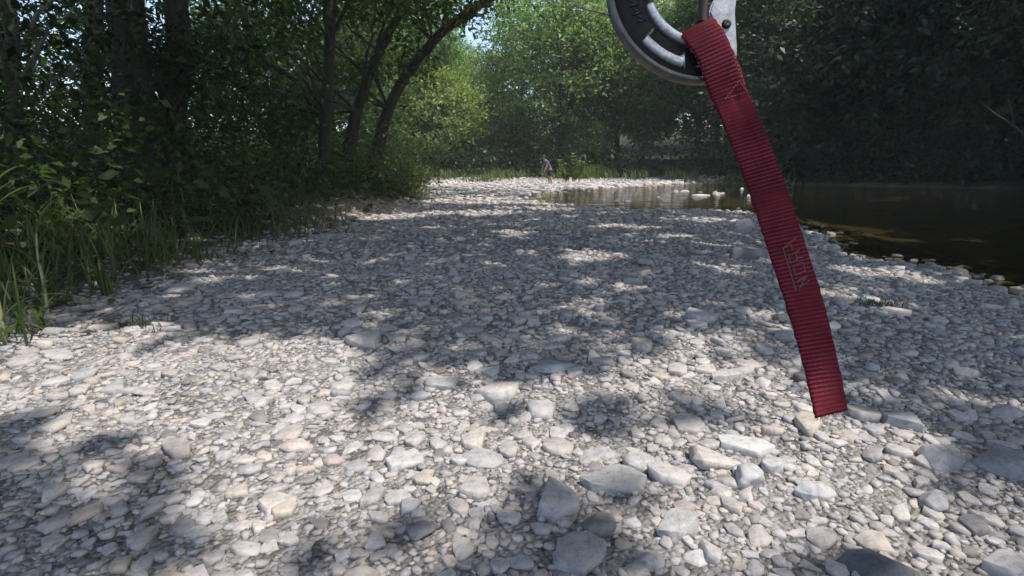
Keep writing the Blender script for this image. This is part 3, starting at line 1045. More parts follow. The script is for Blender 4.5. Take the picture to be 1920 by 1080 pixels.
custom_tree('bank_tree', p7, 0.2, 0.15, zone_centres(rz_, [(-100, 480, -150, 320, 13, 20, 260)]),
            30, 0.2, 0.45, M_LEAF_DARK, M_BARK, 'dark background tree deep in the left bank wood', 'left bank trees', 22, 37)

# ------------------------------------------------------------------ the tall trees whose crowns roof the bar (their shade falls on the gravel)
r_c = np.random.default_rng(515)
roof_trees = [  # base, label
    ((-4.6, 3.4), 'tall tree on the left bank whose crown spreads over the near gravel'),
    ((-5.6, 8.2), 'tall tree on the left bank whose crown spreads over the middle of the bar'),
    ((4.6, -4.5), 'tall tree behind the viewpoint whose crown shades the near shore'),
    ((-3.6, -4.0), 'tall tree behind the viewpoint on the left bank side'),
    ((24.5, 22.0), 'tall tree of the right bank whose crown overhangs the dark water'),
    ((15.5, -3.0), 'tall tree on the near right shore shading the river'),
    ((33.0, 18.0), 'unseen tall tree at the back of the right bank, added to shade the dark wood'),  # out of view, added so the right wood stays dark
]
n_cand = 330000
sx = r_c.uniform(-13, 38, n_cand); sy = r_c.uniform(-4, 34, n_cand)     # foot of the shade
# clumpy: leaves gather into sprays
spr = wob(sx * 1.3 + 3, sy * 1.3, 1.9, 3)
dens = np.clip(0.95 + 0.5 * spr, 0.55, 1)
dens *= np.where((sx > 7) & (sy > 17) & (wob(sx + 11, sy, 5.0, 2) > 0.42), 0.05, 1)
dens *= np.where((sy > 24) & (sx < 9 + 0.5 * (sy - 24)), 0, 1)
dens *= np.where(sy > 14, np.where(sx < 6, 0.38 * smooth01(-0.25, 0.25, wob(sx * 0.5, sy * 2.2, 3.0, 2)), 1), 1)
keep = (r_c.random(n_cand) < dens) & ~is_lit(sx, sy, 0.3)
sx, sy = sx[keep], sy[keep]
H = r_c.uniform(8.0, 12.5, len(sx)) + np.where(sy > 12, 2.5, 0) + np.where((sy > 20) & (sx > 8), 4.0, 0)  # leaf cover extended higher over the right wood to shade it
pos = np.stack([sx, sy, np.zeros_like(sx)], 1) + SUN[None] * (H / SUN[2])[:, None]
bx = np.array([b for b, _ in roof_trees])
own = np.argmin((pos[:, 0:1] - bx[None, :, 0]) ** 2 + (pos[:, 1:2] - bx[None, :, 1]) ** 2, 1)
for k, (b, lab) in enumerate(roof_trees):
    z = float(ground_z(np.array([b[0]]), np.array([b[1]]))[0])
    t = empty('canopy_tree', (b[0], b[1], z - 0.2))
    tag(t, lab, 'tree', 'tall trees roofing the gravel bar')
    pk = pos[own == k]
    if len(pk) == 0: continue
    base = np.array([b[0], b[1], z - 0.2])
    fx, fy = sun_foot(pk)
    V, F = leaf_quads(pk, np.where((fy > 2.7) | (fx > 1.5) | (fx < -3), 0.33, 0.25), r_c, 0.2, 0.62, 1.2)
    link('crown', mesh_np('crown', V - base, F, M_LEAF, ('lv', np.clip(r_c.normal(0.5, 0.2, len(pk)), 0, 1))), t)
    tp = curve_through([base, base + (0.1, 0.1, 3), base + (0.0, 0.3, 6.5), base + (0.3, 0.2, 9.5)], 16)
    cen = pk[r_c.choice(len(pk), min(14, len(pk)), replace=False)]
    Vt, Ft = limbs_mesh(r_c, tp, np.linspace(0.3, 0.1, 16), cen, 14, 0.05)
    link('trunk', mesh_np('trunk', Vt - base, Ft, M_BARK, None, True), t)


# ------------------------------------------------------------------ undergrowth
def undergrowth(name, label, pts, per, size, sig, mat, seed, cull=False):
    r = np.random.default_rng(seed)
    pos, val = clump_leaves(pts, sig, per, r, 0.7)
    if cull:
        fx, fy = sun_foot(pos)
        k = ~(is_lit(fx, fy, 0.2) & (fx > -2.6))
        pos, val = pos[k], val[k]
    V, F = leaf_quads(pos, size, r, 0.25)
    o = link(name, mesh_np(name, V, F, mat, ('lv', val)))
    return tag(o, label, 'undergrowth', kind='stuff')


def bank_points(r, n, xlo, xhi, ylo, yhi, blo, bhi, hlo, hhi):
    x = r.uniform(xlo, xhi, n * 6); y = r.uniform(ylo, yhi, n * 6)
    z, w, b, f = terrain_fields(x, y)
    k = (b > blo) & (b < bhi)
    x, y, z, b = x[k][:n], y[k][:n], z[k][:n], b[k][:n]
    h = hlo + (hhi - hlo) * r.random(len(x)) ** 1.3 * smooth01(blo - 0.5, blo + 3.0, b)
    return np.stack([x, y, z + h], 1)


ru_ = np.random.default_rng(616)
undergrowth('undergrowth', 'dark leafy bushes massed along the left bank', bank_points(ru_, 1500, -16, -1, 3.5, 20, 1.0, 9, 0.1, 2.6), 34, 0.10, 0.24, M_LEAF, 61, True)
undergrowth('undergrowth', 'broad pale leaves of taller weeds at the front of the left bank', bank_points(ru_, 90, -12, -1, 3.5, 14, 0.6, 3.5, 0.2, 1.6), 14, 0.17, 0.2, M_GRASS_SHADE, 66, True)
undergrowth('undergrowth', 'green brush at the end of the left bank beside the far gravel', np.concatenate([
    zone_centres(ru_, [(665, 800, 290, 372, 13, 17, 150), (640, 760, 250, 330, 14, 18, 60), (690, 790, 262, 345, 17, 24, 120)])]), 30, 0.10, 0.24, M_GRASS, 62)
xx = ru_.uniform(-14, 30, 700); yy = np.interp(xx, YB_X, YB_Y) + ru_.uniform(-0.4, 5, 700)
zz = ground_z(xx, yy) + ru_.random(700) ** 1.4 * np.where(xx > 8, 3.0, 1.9)
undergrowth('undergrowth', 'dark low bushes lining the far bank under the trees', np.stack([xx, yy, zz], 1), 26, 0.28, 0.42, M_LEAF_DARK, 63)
xx = ru_.uniform(14, 48, 700); yy = np.interp(xx, YB_X, YB_Y) + ru_.uniform(-0.8, 3, 700)
zz = ground_z(xx, yy) + ru_.random(700) * 3.2
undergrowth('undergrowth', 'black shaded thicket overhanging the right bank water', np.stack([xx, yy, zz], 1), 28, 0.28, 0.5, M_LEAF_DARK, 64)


# ------------------------------------------------------------------ grasses
def blade(base, h, lean, az, width, n=6, curl=1.0):
    t = np.linspace(0, 1, n)
    d = np.array([math.cos(az), math.sin(az), 0])
    s = np.array([-math.sin(az), math.cos(az), 0])
    out = lean * h * t ** (1.6) 
    z = h * (t - 0.55 * curl * lean * t ** 3)
    c = base + out[:, None] * d + z[:, None] * np.array([0, 0, 1])
    w = width * (1 - t ** 2.2) * 0.5 + 0.0004
    V = np.concatenate([c + s * w[:, None], c - s * w[:, None]])
    k = np.arange(n - 1)
    F = np.stack([k, k + 1, n + k + 1, n + k], 1)
    return V, F


def grass_mesh(name, specs, mat, seed, base=np.zeros(3)):
    r = np.random.default_rng(seed)
    acc = Acc(); vals = []
    for b, h, lean, az, w in specs:
        V, F = blade(np.asarray(b) - base, h, lean, az, w); acc.add(V, F)
        vals.append(np.full(len(F), np.clip(r.normal(0.55, 0.22), 0, 1)))
    V, F = acc.get()
    return mesh_np(name, V, F, mat, ('lv', np.concatenate(vals)))


r_g = np.random.default_rng(717)
# tall arching grass along the left bank
x = r_g.uniform(-7, -1.5, 9000); y = r_g.uniform(2.2, 8.5, 9000)
z, w, b, f = terrain_fields(x, y)
k = (b > 0.05) & (b < 2.2) & (r_g.random(9000) < np.clip(1.4 - 0.45 * b, 0.2, 1) * np.where(y < 4.9, 1, 0.3)) & (wob(x, y, 1.2, 2) > -0.35)
sp = [((x[i], y[i], z[i] - 0.02), r_g.uniform(0.18, 0.62), r_g.uniform(0.15, 1.1), r_g.uniform(0, 6.28), r_g.uniform(0.008, 0.018)) for i in np.nonzero(k)[0][:2600]]
tag(link('grass', grass_mesh('grass', sp, M_GRASS, 71)),
    'tall arching green grass along the foot of the left bank', 'grass', kind='stuff')
# grass fringe of the far beach
xx = r_g.uniform(-7, 15, 2600); yy = np.interp(xx, YB_X, YB_Y) + r_g.normal(-0.6, 0.7, 2600)
kk = wob(xx * 1.5, yy, 4.0, 2) > -0.1
zz = ground_z(xx, yy)
sp = [((xx[i], yy[i], zz[i] - 0.02), r_g.uniform(0.3, 1.0), r_g.uniform(0.1, 0.7), r_g.uniform(0, 6.28), 0.05) for i in np.nonzero(kk)[0]]
tag(link('grass', grass_mesh('grass', sp, M_GRASS, 72)), 'green grass fringe along the back of the far beach', 'grass', kind='stuff')


def tuft(u, v, n, spread, hlo, hhi, wd, lab, seed, mat=None, lean=0.8, name='grass_tuft', y=None):
    r = np.random.default_rng(seed)
    p = G(u, v) if y is None else PY(u, v, y)[:2]
    zb = float(ground_z(np.array([p[0]]), np.array([p[1]]))[0])
    base = np.array([p[0], p[1], zb])
    sp = []
    for _ in range(n):
        q = base + np.array([r.normal(0, spread), r.normal(0, spread * 0.6), -0.01])
        sp.append((q, r.uniform(hlo, hhi), r.uniform(0.1, lean), r.uniform(0, 6.28), wd * r.uniform(0.7, 1.3)))
    o = link(name, grass_mesh(name, sp, mat or M_GRASS, seed, base))
    o.location = base
    return tag(o, lab, 'grass', 'grass tufts', 'stuff')


tuft(232, 622, 130, 0.10, 0.03, 0.09, 0.006, 'small low green tuft on the pale gravel near the left bank', 81, M_GRASS_SHADE)
tuft(1640, 570, 110, 0.07, 0.02, 0.07, 0.007, 'small green weed tuft on the shore right of the strap', 82, M_GRASS_SHADE)
tuft(825, 577, 90, 0.09, 0.02, 0.05, 0.007, 'faint low green weed in the shaded gravel left of centre', 83)
tuft(1118, 338, 420, 0.55, 0.5, 1.15, 0.035, 'bright sunlit grass clump right of the leafy plant on the far beach', 84, M_LEAF_BRIGHT, 0.4)  # lighter leaf colour makes this clump look sunlit
tuft(1345, 332, 260, 0.8, 0.5, 1.2, 0.04, 'green grass clump on the far bank just left of the strap', 85, M_GRASS, 0.5)
tuft(900, 342, 140, 0.5, 0.3, 0.7, 0.035, 'low green grass patch on the far beach left of the person', 86, M_GRASS, 0.6)


# the cane grass at the left edge: stalk and blades
def cane(u, v, h, blades, lab, seed):
    r = np.random.default_rng(seed)
    p = G(u, v); zb = float(ground_z(np.array([p[0]]), np.array([p[1]]))[0])
    t = empty('cane_grass', (p[0], p[1], zb)); tag(t, lab, 'grass plant', 'cane grass plants')
    stalk = curve_through([(0, 0, -0.03), (0.01, 0, h * 0.35), (0.0, 0.01, h * 0.7), (0.03, 0, h)], 12)
    V, F = tube(stalk, np.linspace(0.011, 0.004, 12), 7)
    link('stalk', mesh_np('stalk', V, F, M_CANE, None, True), t)
    for fz, bl, lean, az, w in blades:
        k = int(fz * 11)
        V, F = blade(stalk[k], bl, lean, az, w, 10, 1.0)
        link('blade', mesh_np('blade', V, F, M_GRASS, ('lv', np.full(len(F), r.uniform(0.5, 0.95)))), t)
    return t


M_CANE = plain('cane_stalk', (0.30, 0.30, 0.15), 0.6, 0, 20, 0.3)
cane(12, 655, 0.62, [(0.25, 0.34, 1.5, 0.1, 0.016), (0.12, 0.2, 1.4, -0.2, 0.014), (0.85, 0.42, 1.0, 0.3, 0.022), (0.95, 0.40, 0.7, 0.05, 0.024), (0.6, 0.4, 1.2, 2.8, 0.018), (0.75, 0.35, 1.3, -0.7, 0.016), (0.98, 0.36, 0.9, 1.2, 0.02)],
     'tall cane grass stalk with drooping blades at the left edge', 91)
cane(90, 590, 0.5, [(0.3, 0.4, 1.2, 0.5, 0.014), (0.6, 0.42, 1.2, 0.0, 0.015), (0.9, 0.4, 1.1, -0.5, 0.015), (0.5, 0.35, 1.2, 3.0, 0.013), (0.8, 0.36, 1.0, 2.4, 0.014), (0.97, 0.3, 0.6, 1.2, 0.014)],
     'smaller cane grass plant behind the left edge stalk', 92)


# leafy upright plant on the far beach beside the person
def tier_plant(u, v, stems, lab, seed, y=None):
    r = np.random.default_rng(seed)
    p = G(u, v); zb = float(ground_z(np.array([p[0]]), np.array([p[1]]))[0])
    t = empty('leafy_plant', (p[0], p[1], zb)); tag(t, lab, 'plant')
    for dx, h in stems:
        sp = curve_through([(dx * 0.5, 0, -0.05), (dx * 0.8, r.normal(0, 0.1), h * 0.5), (dx, r.normal(0, 0.1), h)], 10)
        V, F = tube(sp, np.linspace(0.025, 0.008, 10), 6)
        link('stem', mesh_np('stem', V, F, M_CANE, None, True), t)
        acc = Acc(); vals = []
        for f in np.arange(0.25, 1.01, 0.11):
            c = sp[min(int(f * 9), 9)]
            L = 0.42 * (1.15 - 0.6 * f)
            a0 = r.uniform(0, 3.14)
            for q in range(6):
                a = a0 + q * 1.047 + r.normal(0, 0.2)
                V, F = blade(c, L, 1.1, a, 0.10, 6, 0.6); acc.add(V, F); vals.append(np.full(len(F), r.uniform(0.5, 1)))
        V, F = acc.get()
        link('leaves', mesh_np('leaves', V, F, M_GRASS, ('lv', np.concatenate(vals))), t)
    return t


tier_plant(1072, 343, [(-0.75, 1.25), (-0.35, 1.05), (0.05, 1.65), (0.4, 1.2), (0.7, 1.15), (0.2, 0.8), (-0.55, 0.7)], 'tall tiered leafy green plant just right of the person on the far beach', 95)

# twigs, leaf litter and a fallen branch
r_t = np.random.default_rng(818)
acc = Acc(); vals = []
x = r_t.uniform(-7, -1, 5000); y = r_t.uniform(2.5, 10, 5000)
z, w, b, f = terrain_fields(x, y)
k = (b > -0.25) & (b < 2.5)
pl = np.stack([x[k], y[k], z[k] + 0.02], 1)[:1400]
V, F = leaf_quads(pl, 0.07, r_t, 0.0, 0.55, 2.0)
M_LITTER = make_leaf_mat('dead_leaf', (0.05, 0.035, 0.02), (0.14, 0.10, 0.06), (0.32, 0.26, 0.19), 0.15)
tag(link('leaf_litter', mesh_np('leaf_litter', V, F, M_LITTER, ('lv', r_t.random(len(F))))), 'dry brown fallen leaves on the foot of the left bank', 'leaf litter', kind='stuff')


def branch(name, pts, r0, r1, mat, lab, twigs=0, seed=3):
    r = np.random.default_rng(seed)
    pts = np.asarray(pts, float)
    base = pts[0].copy()
    acc = Acc(); pth = curve_through(pts - base, 18)
    V, F = tube(pth, np.linspace(r0, r1, 18), 7); acc.add(V, F)
    for _ in range(twigs):
        i0 = r.integers(4, 16); L = r.uniform(0.3, 0.9) * np.linalg.norm(pts[-1] - pts[0]) * 0.4
        e = pth[i0] + r.normal(size=3) * L * 0.5 + np.array([0, 0, L * 0.2])
        V, F = tube(bezier_path(pth[i0], 0.5 * (pth[i0] + e) + r.normal(size=3) * 0.08 * L, e, 6), np.linspace(r1 * 0.9, r1 * 0.3, 6), 5); acc.add(V, F)
    V, F = acc.get()
    o = link(name, mesh_np(name, V, F, mat, None, True)); o.location = base
    return tag(o, lab, 'branch')


branch('dead_branch', [PY(1838, 192, 22), PY(1866, 214, 22), PY(1894, 232, 22.3), PY(1960, 282, 23)], 0.03, 0.045, M_BARK, 'thin bare branch slanting down in the dark wood at the right edge', 5, 5)
branch('bare_branch', [PY(1150, 30, 30.5), PY(1110, 20, 30), PY(1076, 12, 30)], 0.045, 0.02, M_BARK, 'bare branch tip showing just left of the metal ring', 3, 7)
for u, v, lab, sd in ((742, 384, 'pale tangled twig at the foot of the left bank brush', 11), (706, 398, 'dry root curling from the eroded left bank end', 12), (770, 386, 'short dry stick beside the brush at the bank end', 13)):
    g0 = G(u, v); z0 = float(ground_z(np.array([g0[0]]), np.array([g0[1]]))[0])
    q = np.array([g0[0], g0[1], z0 + 0.02])
    rt_ = np.random.default_rng(sd)
    branch('dry_twig', [q, q + (-0.15, 0.05, 0.10) + rt_.normal(size=3) * 0.04, q + (-0.3, 0.15, 0.12) + rt_.normal(size=3) * 0.06, q + (-0.5, 0.1, 0.32)], 0.014, 0.005, M_BARK_PALE, lab, 7, sd)


# ------------------------------------------------------------------ the person on the far beach
def skin_mesh(name, joints, edges, mat, parent, sub=2):
    me = bpy.data.meshes.new(name)
    me.from_pydata([j[:3] for j in joints], edges, [])
    o = link(name, me, parent)
    md = o.modifiers.new('skin', 'SKIN')
    for v, j in zip(me.skin_vertices[0].data, joints):
        v.radius = (j[3], j[4] if len(j) > 4 else j[3])
        v.use_root = False
    me.skin_vertices[0].data[0].use_root = True
    s = o.modifiers.new('subdivision', 'SUBSURF'); s.levels = sub; s.render_levels = sub
    me.materials.append(mat)
    return o


def build_person():
    p = G(1031, 346); zb = float(ground_z(np.array([p[0]]), np.array([p[1]]))[0])
    t = empty('person', (p[0], p[1], zb), R(20))
    t.scale = (0.85, 0.85, 0.85)
    tag(t, 'person in dark cap, grey-blue shirt and dark shorts bending forward on the far beach', 'person')
    skin = plain('skin', (0.30, 0.17, 0.12), 0.55, 0, 30, 0.1)
    shirt = plain('shirt_cloth', (0.075, 0.095, 0.13), 0.85, 0, 14, 0.25, 0.3, 0.01)
    short = plain('shorts_cloth', (0.035, 0.035, 0.04), 0.85, 0, 14, 0.25)
    capm = plain('cap_cloth', (0.025, 0.03, 0.055), 0.8)
    shoe = plain('shoe', (0.05, 0.045, 0.04), 0.7)
    hairm = plain('hair', (0.03, 0.02, 0.015), 0.7, 0, 60, 0.3)
    # x- is the direction faced; pelvis first
    J = [(0, 0, 0.90, .14, .12), (-0.08, 0, 1.08, .135, .11), (-0.20, 0, 1.26, .15, .11), (-0.29, 0, 1.40, .12, .09), (-0.35, 0, 1.47, .058), (-0.40, 0, 1.53, .075), (-0.43, 0, 1.60, .10), (-0.44, 0, 1.68, .088),
         (-0.26, .19, 1.38, .062), (-0.34, .25, 1.12, .047), (-0.46, .22, 0.89, .036), (-0.49, .21, 0.81, .038, .022),
         (-0.26, -.19, 1.38, .062), (-0.33, -.25, 1.12, .047), (-0.44, -.23, 0.89, .036), (-0.47, -.22, 0.81, .038, .022),
         (0.0, .10, 0.82, .10), (-0.06, .11, 0.48, .066), (0.02, .12, 0.12, .042), (-0.02, .12, 0.05, .045), (-0.16, .13, 0.03, .036),
         (0.0, -.10, 0.82, .10), (-0.02, -.11, 0.48, .066), (0.06, -.12, 0.12, .042), (0.03, -.12, 0.05, .045), (-0.12, -.13, 0.03, .036),
         (-0.54, 0, 1.60, .018)]
    E = [(0, 1), (1, 2), (2, 3), (3, 4), (4, 5), (5, 6), (6, 7), (3, 8), (8, 9), (9, 10), (10, 11), (3, 12), (12, 13), (13, 14), (14, 15), (0, 16), (16, 17), (17, 18), (18, 19), (19, 20), (0, 21), (21, 22), (22, 23), (23, 24), (24, 25), (6, 26)]
    for side, wi in ((1, 11), (-1, 15)):
        for q in range(5):
            b0 = len(J)
            a = J[wi]
            off = (q - 1.5) * 0.018
            if q == 4:
                J.append((a[0] - 0.03, a[1] - 0.03 * side, a[2] - 0.03, .010)); J.append((a[0] - 0.05, a[1] - 0.04 * side, a[2] - 0.07, .008))
            else:
                J.append((a[0] + off, a[1], a[2] - 0.06, .010)); J.append((a[0] + off - 0.005, a[1], a[2] - 0.10 - 0.01 * (q in (1, 2)), .008))
            E += [(wi, b0), (b0, b0 + 1)]
    skin_mesh('body', J, E, skin, t)
    skin_mesh('shirt', [(0.02, 0, 0.86, .175, .15), (-0.08, 0, 1.08, .165, .14), (-0.20, 0, 1.26, .175, .135), (-0.29, 0, 1.39, .14, .11), (-0.32, 0, 1.44, .08), (-0.26, .19, 1.38, .085), (-0.32, .24, 1.17, .075), (-0.26, -.19, 1.38, .085), (-0.31, -.24, 1.17, .075)],
              [(0, 1), (1, 2), (2, 3), (3, 4), (3, 5), (5, 6), (3, 7), (7, 8)], shirt, t)
    skin_mesh('shorts', [(0, 0, 0.88, .165, .14), (0.0, .10, 0.78, .125), (-0.05, .11, 0.50, .105), (0.0, -.10, 0.78, .125), (-0.015, -.11, 0.50, .105)], [(0, 1), (1, 2), (0, 3), (3, 4)], short, t)
    for s in (1, -1):
        x0 = -0.02 if s > 0 else 0.03
        skin_mesh('shoe', [(x0 + 0.05, .12 * s, 0.05, .055, .05), (x0 - 0.05, .125 * s, 0.045, .055, .045), (x0 - 0.17, .13 * s, 0.035, .045, .034)], [(0, 1), (1, 2)], shoe, t)
        V, F = ICO[2]
        link('eye', mesh_np('eye', V * 0.014 + np.array([-0.525, 0.035 * s, 1.625]), F, hairm), t)
        link('ear', mesh_np('ear', V * np.array([0.022, 0.012, 0.034]) + np.array([-0.42, 0.098 * s, 1.605]), F, skin), t)
    V, F = ICO[3]
    k = V[:, 2] > -0.35
    hv = V * np.array([0.112, 0.104, 0.115]) + np.array([-0.415, 0, 1.63])
    hv[:, 0] = np.where((V[:, 0] < 0) & (V[:, 2] < 0.3), -0.42, hv[:, 0])
    link('hair', mesh_np('hair', hv, F, hairm, None, True), t)
    cv = V * np.array([0.122, 0.114, 0.10]) + np.array([-0.43, 0, 1.675]); cv[:, 2] = np.maximum(cv[:, 2], 1.66)
    c = link('cap', mesh_np('cap', cv, F, capm, None, True), t)
    th = np.linspace(-1.2, 1.2, 11)
    bo = np.stack([-0.43 - 0.20 * np.cos(th), 0.115 * np.sin(th) / math.sin(1.2), np.full(11, 1.655) - 0.02 * np.cos(th)], 1)
    bi = np.stack([-0.43 - 0.10 * np.cos(th), 0.108 * np.sin(th) / math.sin(1.2), np.full(11, 1.672)], 1)
    V = np.concatenate([bo, bi, bo + (0, 0, 0.008), bi + (0, 0, 0.008)]); q = np.arange(10)
    F = np.concatenate([np.stack([q, q + 1, 11 + q + 1, 11 + q], 1), np.stack([22 + q, 33 + q, 33 + q + 1, 22 + q + 1], 1), np.stack([q, 22 + q, 22 + q + 1, q + 1], 1)])
    link('cap_peak', mesh_np('cap_peak', V, F, capm), c)
    return t


build_person()

# ------------------------------------------------------------------ hanging gear close to the lens: ring, strap, hook, cord
fwd = ray(960, 540); fwd /= np.linalg.norm(fwd)
upv = np.array([0, math.sin(R(PITCH)), math.cos(R(PITCH))])
CAMB = Matrix(((1, 0, 0), (0, upv[1], upv[2]), (0, -fwd[1], -fwd[2]))).transposed()   # columns: right, up, towards viewer
D0 = 0.40
S = D0 / FPX                                                                         # metres per photo pixel at that distance


def make_metal(name, col, rough, scale=60):
    m, nt, b = new_mat(name)
    n = noise_out(nt, scale, 6, 0.65)
    lo = tuple(c * 0.6 for c in col); hi = tuple(min(1, c * 1.25) for c in col)
    nt.links.new(ramp(nt, n, [(0.3, lo), (0.7, hi)]), b.inputs['Base Color'])
    b.inputs['Metallic'].default_value = 0.75
    tc = node(nt, 'ShaderNodeTexCoord'); mp = node(nt, 'ShaderNodeMapping'); mp.inputs['Scale'].default_value = (1, 0.06, 1); mp.inputs['Rotation'].default_value = (0, 0, 0.6)
    nt.links.new(tc.outputs['Object'], mp.inputs['Vector'])
    sc = node(nt, 'ShaderNodeTexNoise'); sc.inputs['Scale'].default_value = 900; sc.inputs['Detail'].default_value = 3; nt.links.new(mp.outputs[0], sc.inputs['Vector'])
    rr = node(nt, 'ShaderNodeMapRange'); rr.inputs['To Min'].default_value = rough - 0.2; rr.inputs['To Max'].default_value = rough + 0.2
    nt.links.new(sc.outputs['Fac'], rr.inputs['Value']); nt.links.new(rr.outputs[0], b.inputs['Roughness'])
    bump(nt, n, 0.5, 0.0008, b)
    return m


M_CAST = make_metal('cast_metal_dark', (0.045, 0.043, 0.04), 0.6, 140)
M_RIM = make_metal('cast_metal_paler', (0.17, 0.16, 0.14), 0.5, 120)  # paler tone for the rim and the short radial rib
M_SUNLIT = make_metal('cast_metal_sunlit', (0.55, 0.55, 0.56), 0.42, 300)  # bright tone stands for sunlit recess walls, put into the rib colour
M_ALU = make_metal('hook_metal', (0.26, 0.265, 0.28), 0.5, 120)


def lathe(profile, a0=0, a1=360, n=96):
    """profile of (r, z) closed loop in pixels; revolved about z"""
    pr = np.asarray(profile, float) * S
    full = abs(a1 - a0) >= 360
    th = np.radians(np.linspace(a0, a1, n, endpoint=not full))
    m = len(pr)
    V = np.stack([np.outer(np.cos(th), pr[:, 0]), np.outer(np.sin(th), pr[:, 0]), np.broadcast_to(pr[:, 1], (n, m))], -1).reshape(-1, 3)
    k = n if full else n - 1
    i, j = np.meshgrid(np.arange(k), np.arange(m), indexing='ij')
    F = [np.stack([i * m + j, ((i + 1) % n) * m + j, ((i + 1) % n) * m + (j + 1) % m, i * m + (j + 1) % m], -1).reshape(-1, 4)]
    if not full:
        F.append(np.arange(m)[None, ::-1]); F.append(((n - 1) * m + np.arange(m))[None])
    return V, F


ring = empty('cast_metal_ring', P(1300, -4, D0))
ring.rotation_euler = (CAMB @ Matrix.Rotation(R(8), 3, 'Y') @ Matrix.Rotation(R(-6), 3, 'X')).to_euler()
tag(ring, 'dark cast metal ring with paler rim and raised ribs coloured as sunlit recess walls hanging at the top', 'metal ring')
V, F = lathe([(84, -16), (84, 8), (92, 11), (98, 6), (100, 0), (157, 0), (158, -16)], 62, 292, 90)
link('disc', mesh_np('disc', V, F, M_CAST, None, True), ring)
V, F = lathe([(157, -18), (157, 5), (159, 8), (161, 6), (162, 6), (164, 5), (166, 1), (166, -12), (163, -18)], 62, 292, 90)
link('rim', mesh_np('rim', V, F, M_RIM, None, True), ring)
V, F = lathe([(84.5, 3), (85, 11), (90, 15), (99, 12), (102, 2)], 196, 260, 40)
link('rib', mesh_np('rib', V, F, M_SUNLIT, None, True), ring)
V, F = lathe([(126, -1), (127, 7), (131, 12), (143, 10), (146, -1)], 222, 257, 30)
link('rib', mesh_np('rib', V, F, M_SUNLIT, None, True), ring)


def prism(pts, z0, z1):
    pts = np.asarray(pts, float); n = len(pts)
    V = np.concatenate([np.column_stack([pts * S, np.full(n, z0 * S)]), np.column_stack([pts * S, np.full(n, z1 * S)])])
    k = np.arange(n)
    return V, [np.stack([k, (k + 1) % n, n + (k + 1) % n, n + k], 1), np.arange(n)[None, ::-1], (n + np.arange(n))[None]]


V, F = prism([(-32, -128), (-29, -145), (-28, -114), (-33, -120), (-42, -125), (-44, -128)], -1, 11)
link('spur', mesh_np('spur', V, F, M_SUNLIT), ring)
V, F = prism([(-98, -84), (-80, -64), (-77, -68), (-94, -88)], -1, 5)
link('rib', mesh_np('rib', V, F, M_RIM), ring)
for q, (ax, ay) in enumerate(((-112, -36), (-104, -50), (-118, -20))):
    V, F = prism([(ax - 9, ay + 7), (ax + 9, ay - 2), (ax - 9, ay - 9), (ax - 7, ay - 4), (ax + 2, ay - 1), (ax - 7, ay + 3)], -0.5, 2.2)
    link('raised_mark', mesh_np('raised_mark', V, F, M_CAST), ring)
V, F = lathe([(6, -0.5), (6, 2), (8.5, 2), (8.5, -0.5)], 40, 320, 20)
V = V + np.array([-10 * S, -122 * S, 0])
link('raised_mark', mesh_np('raised_mark', V, F, M_CAST), ring)


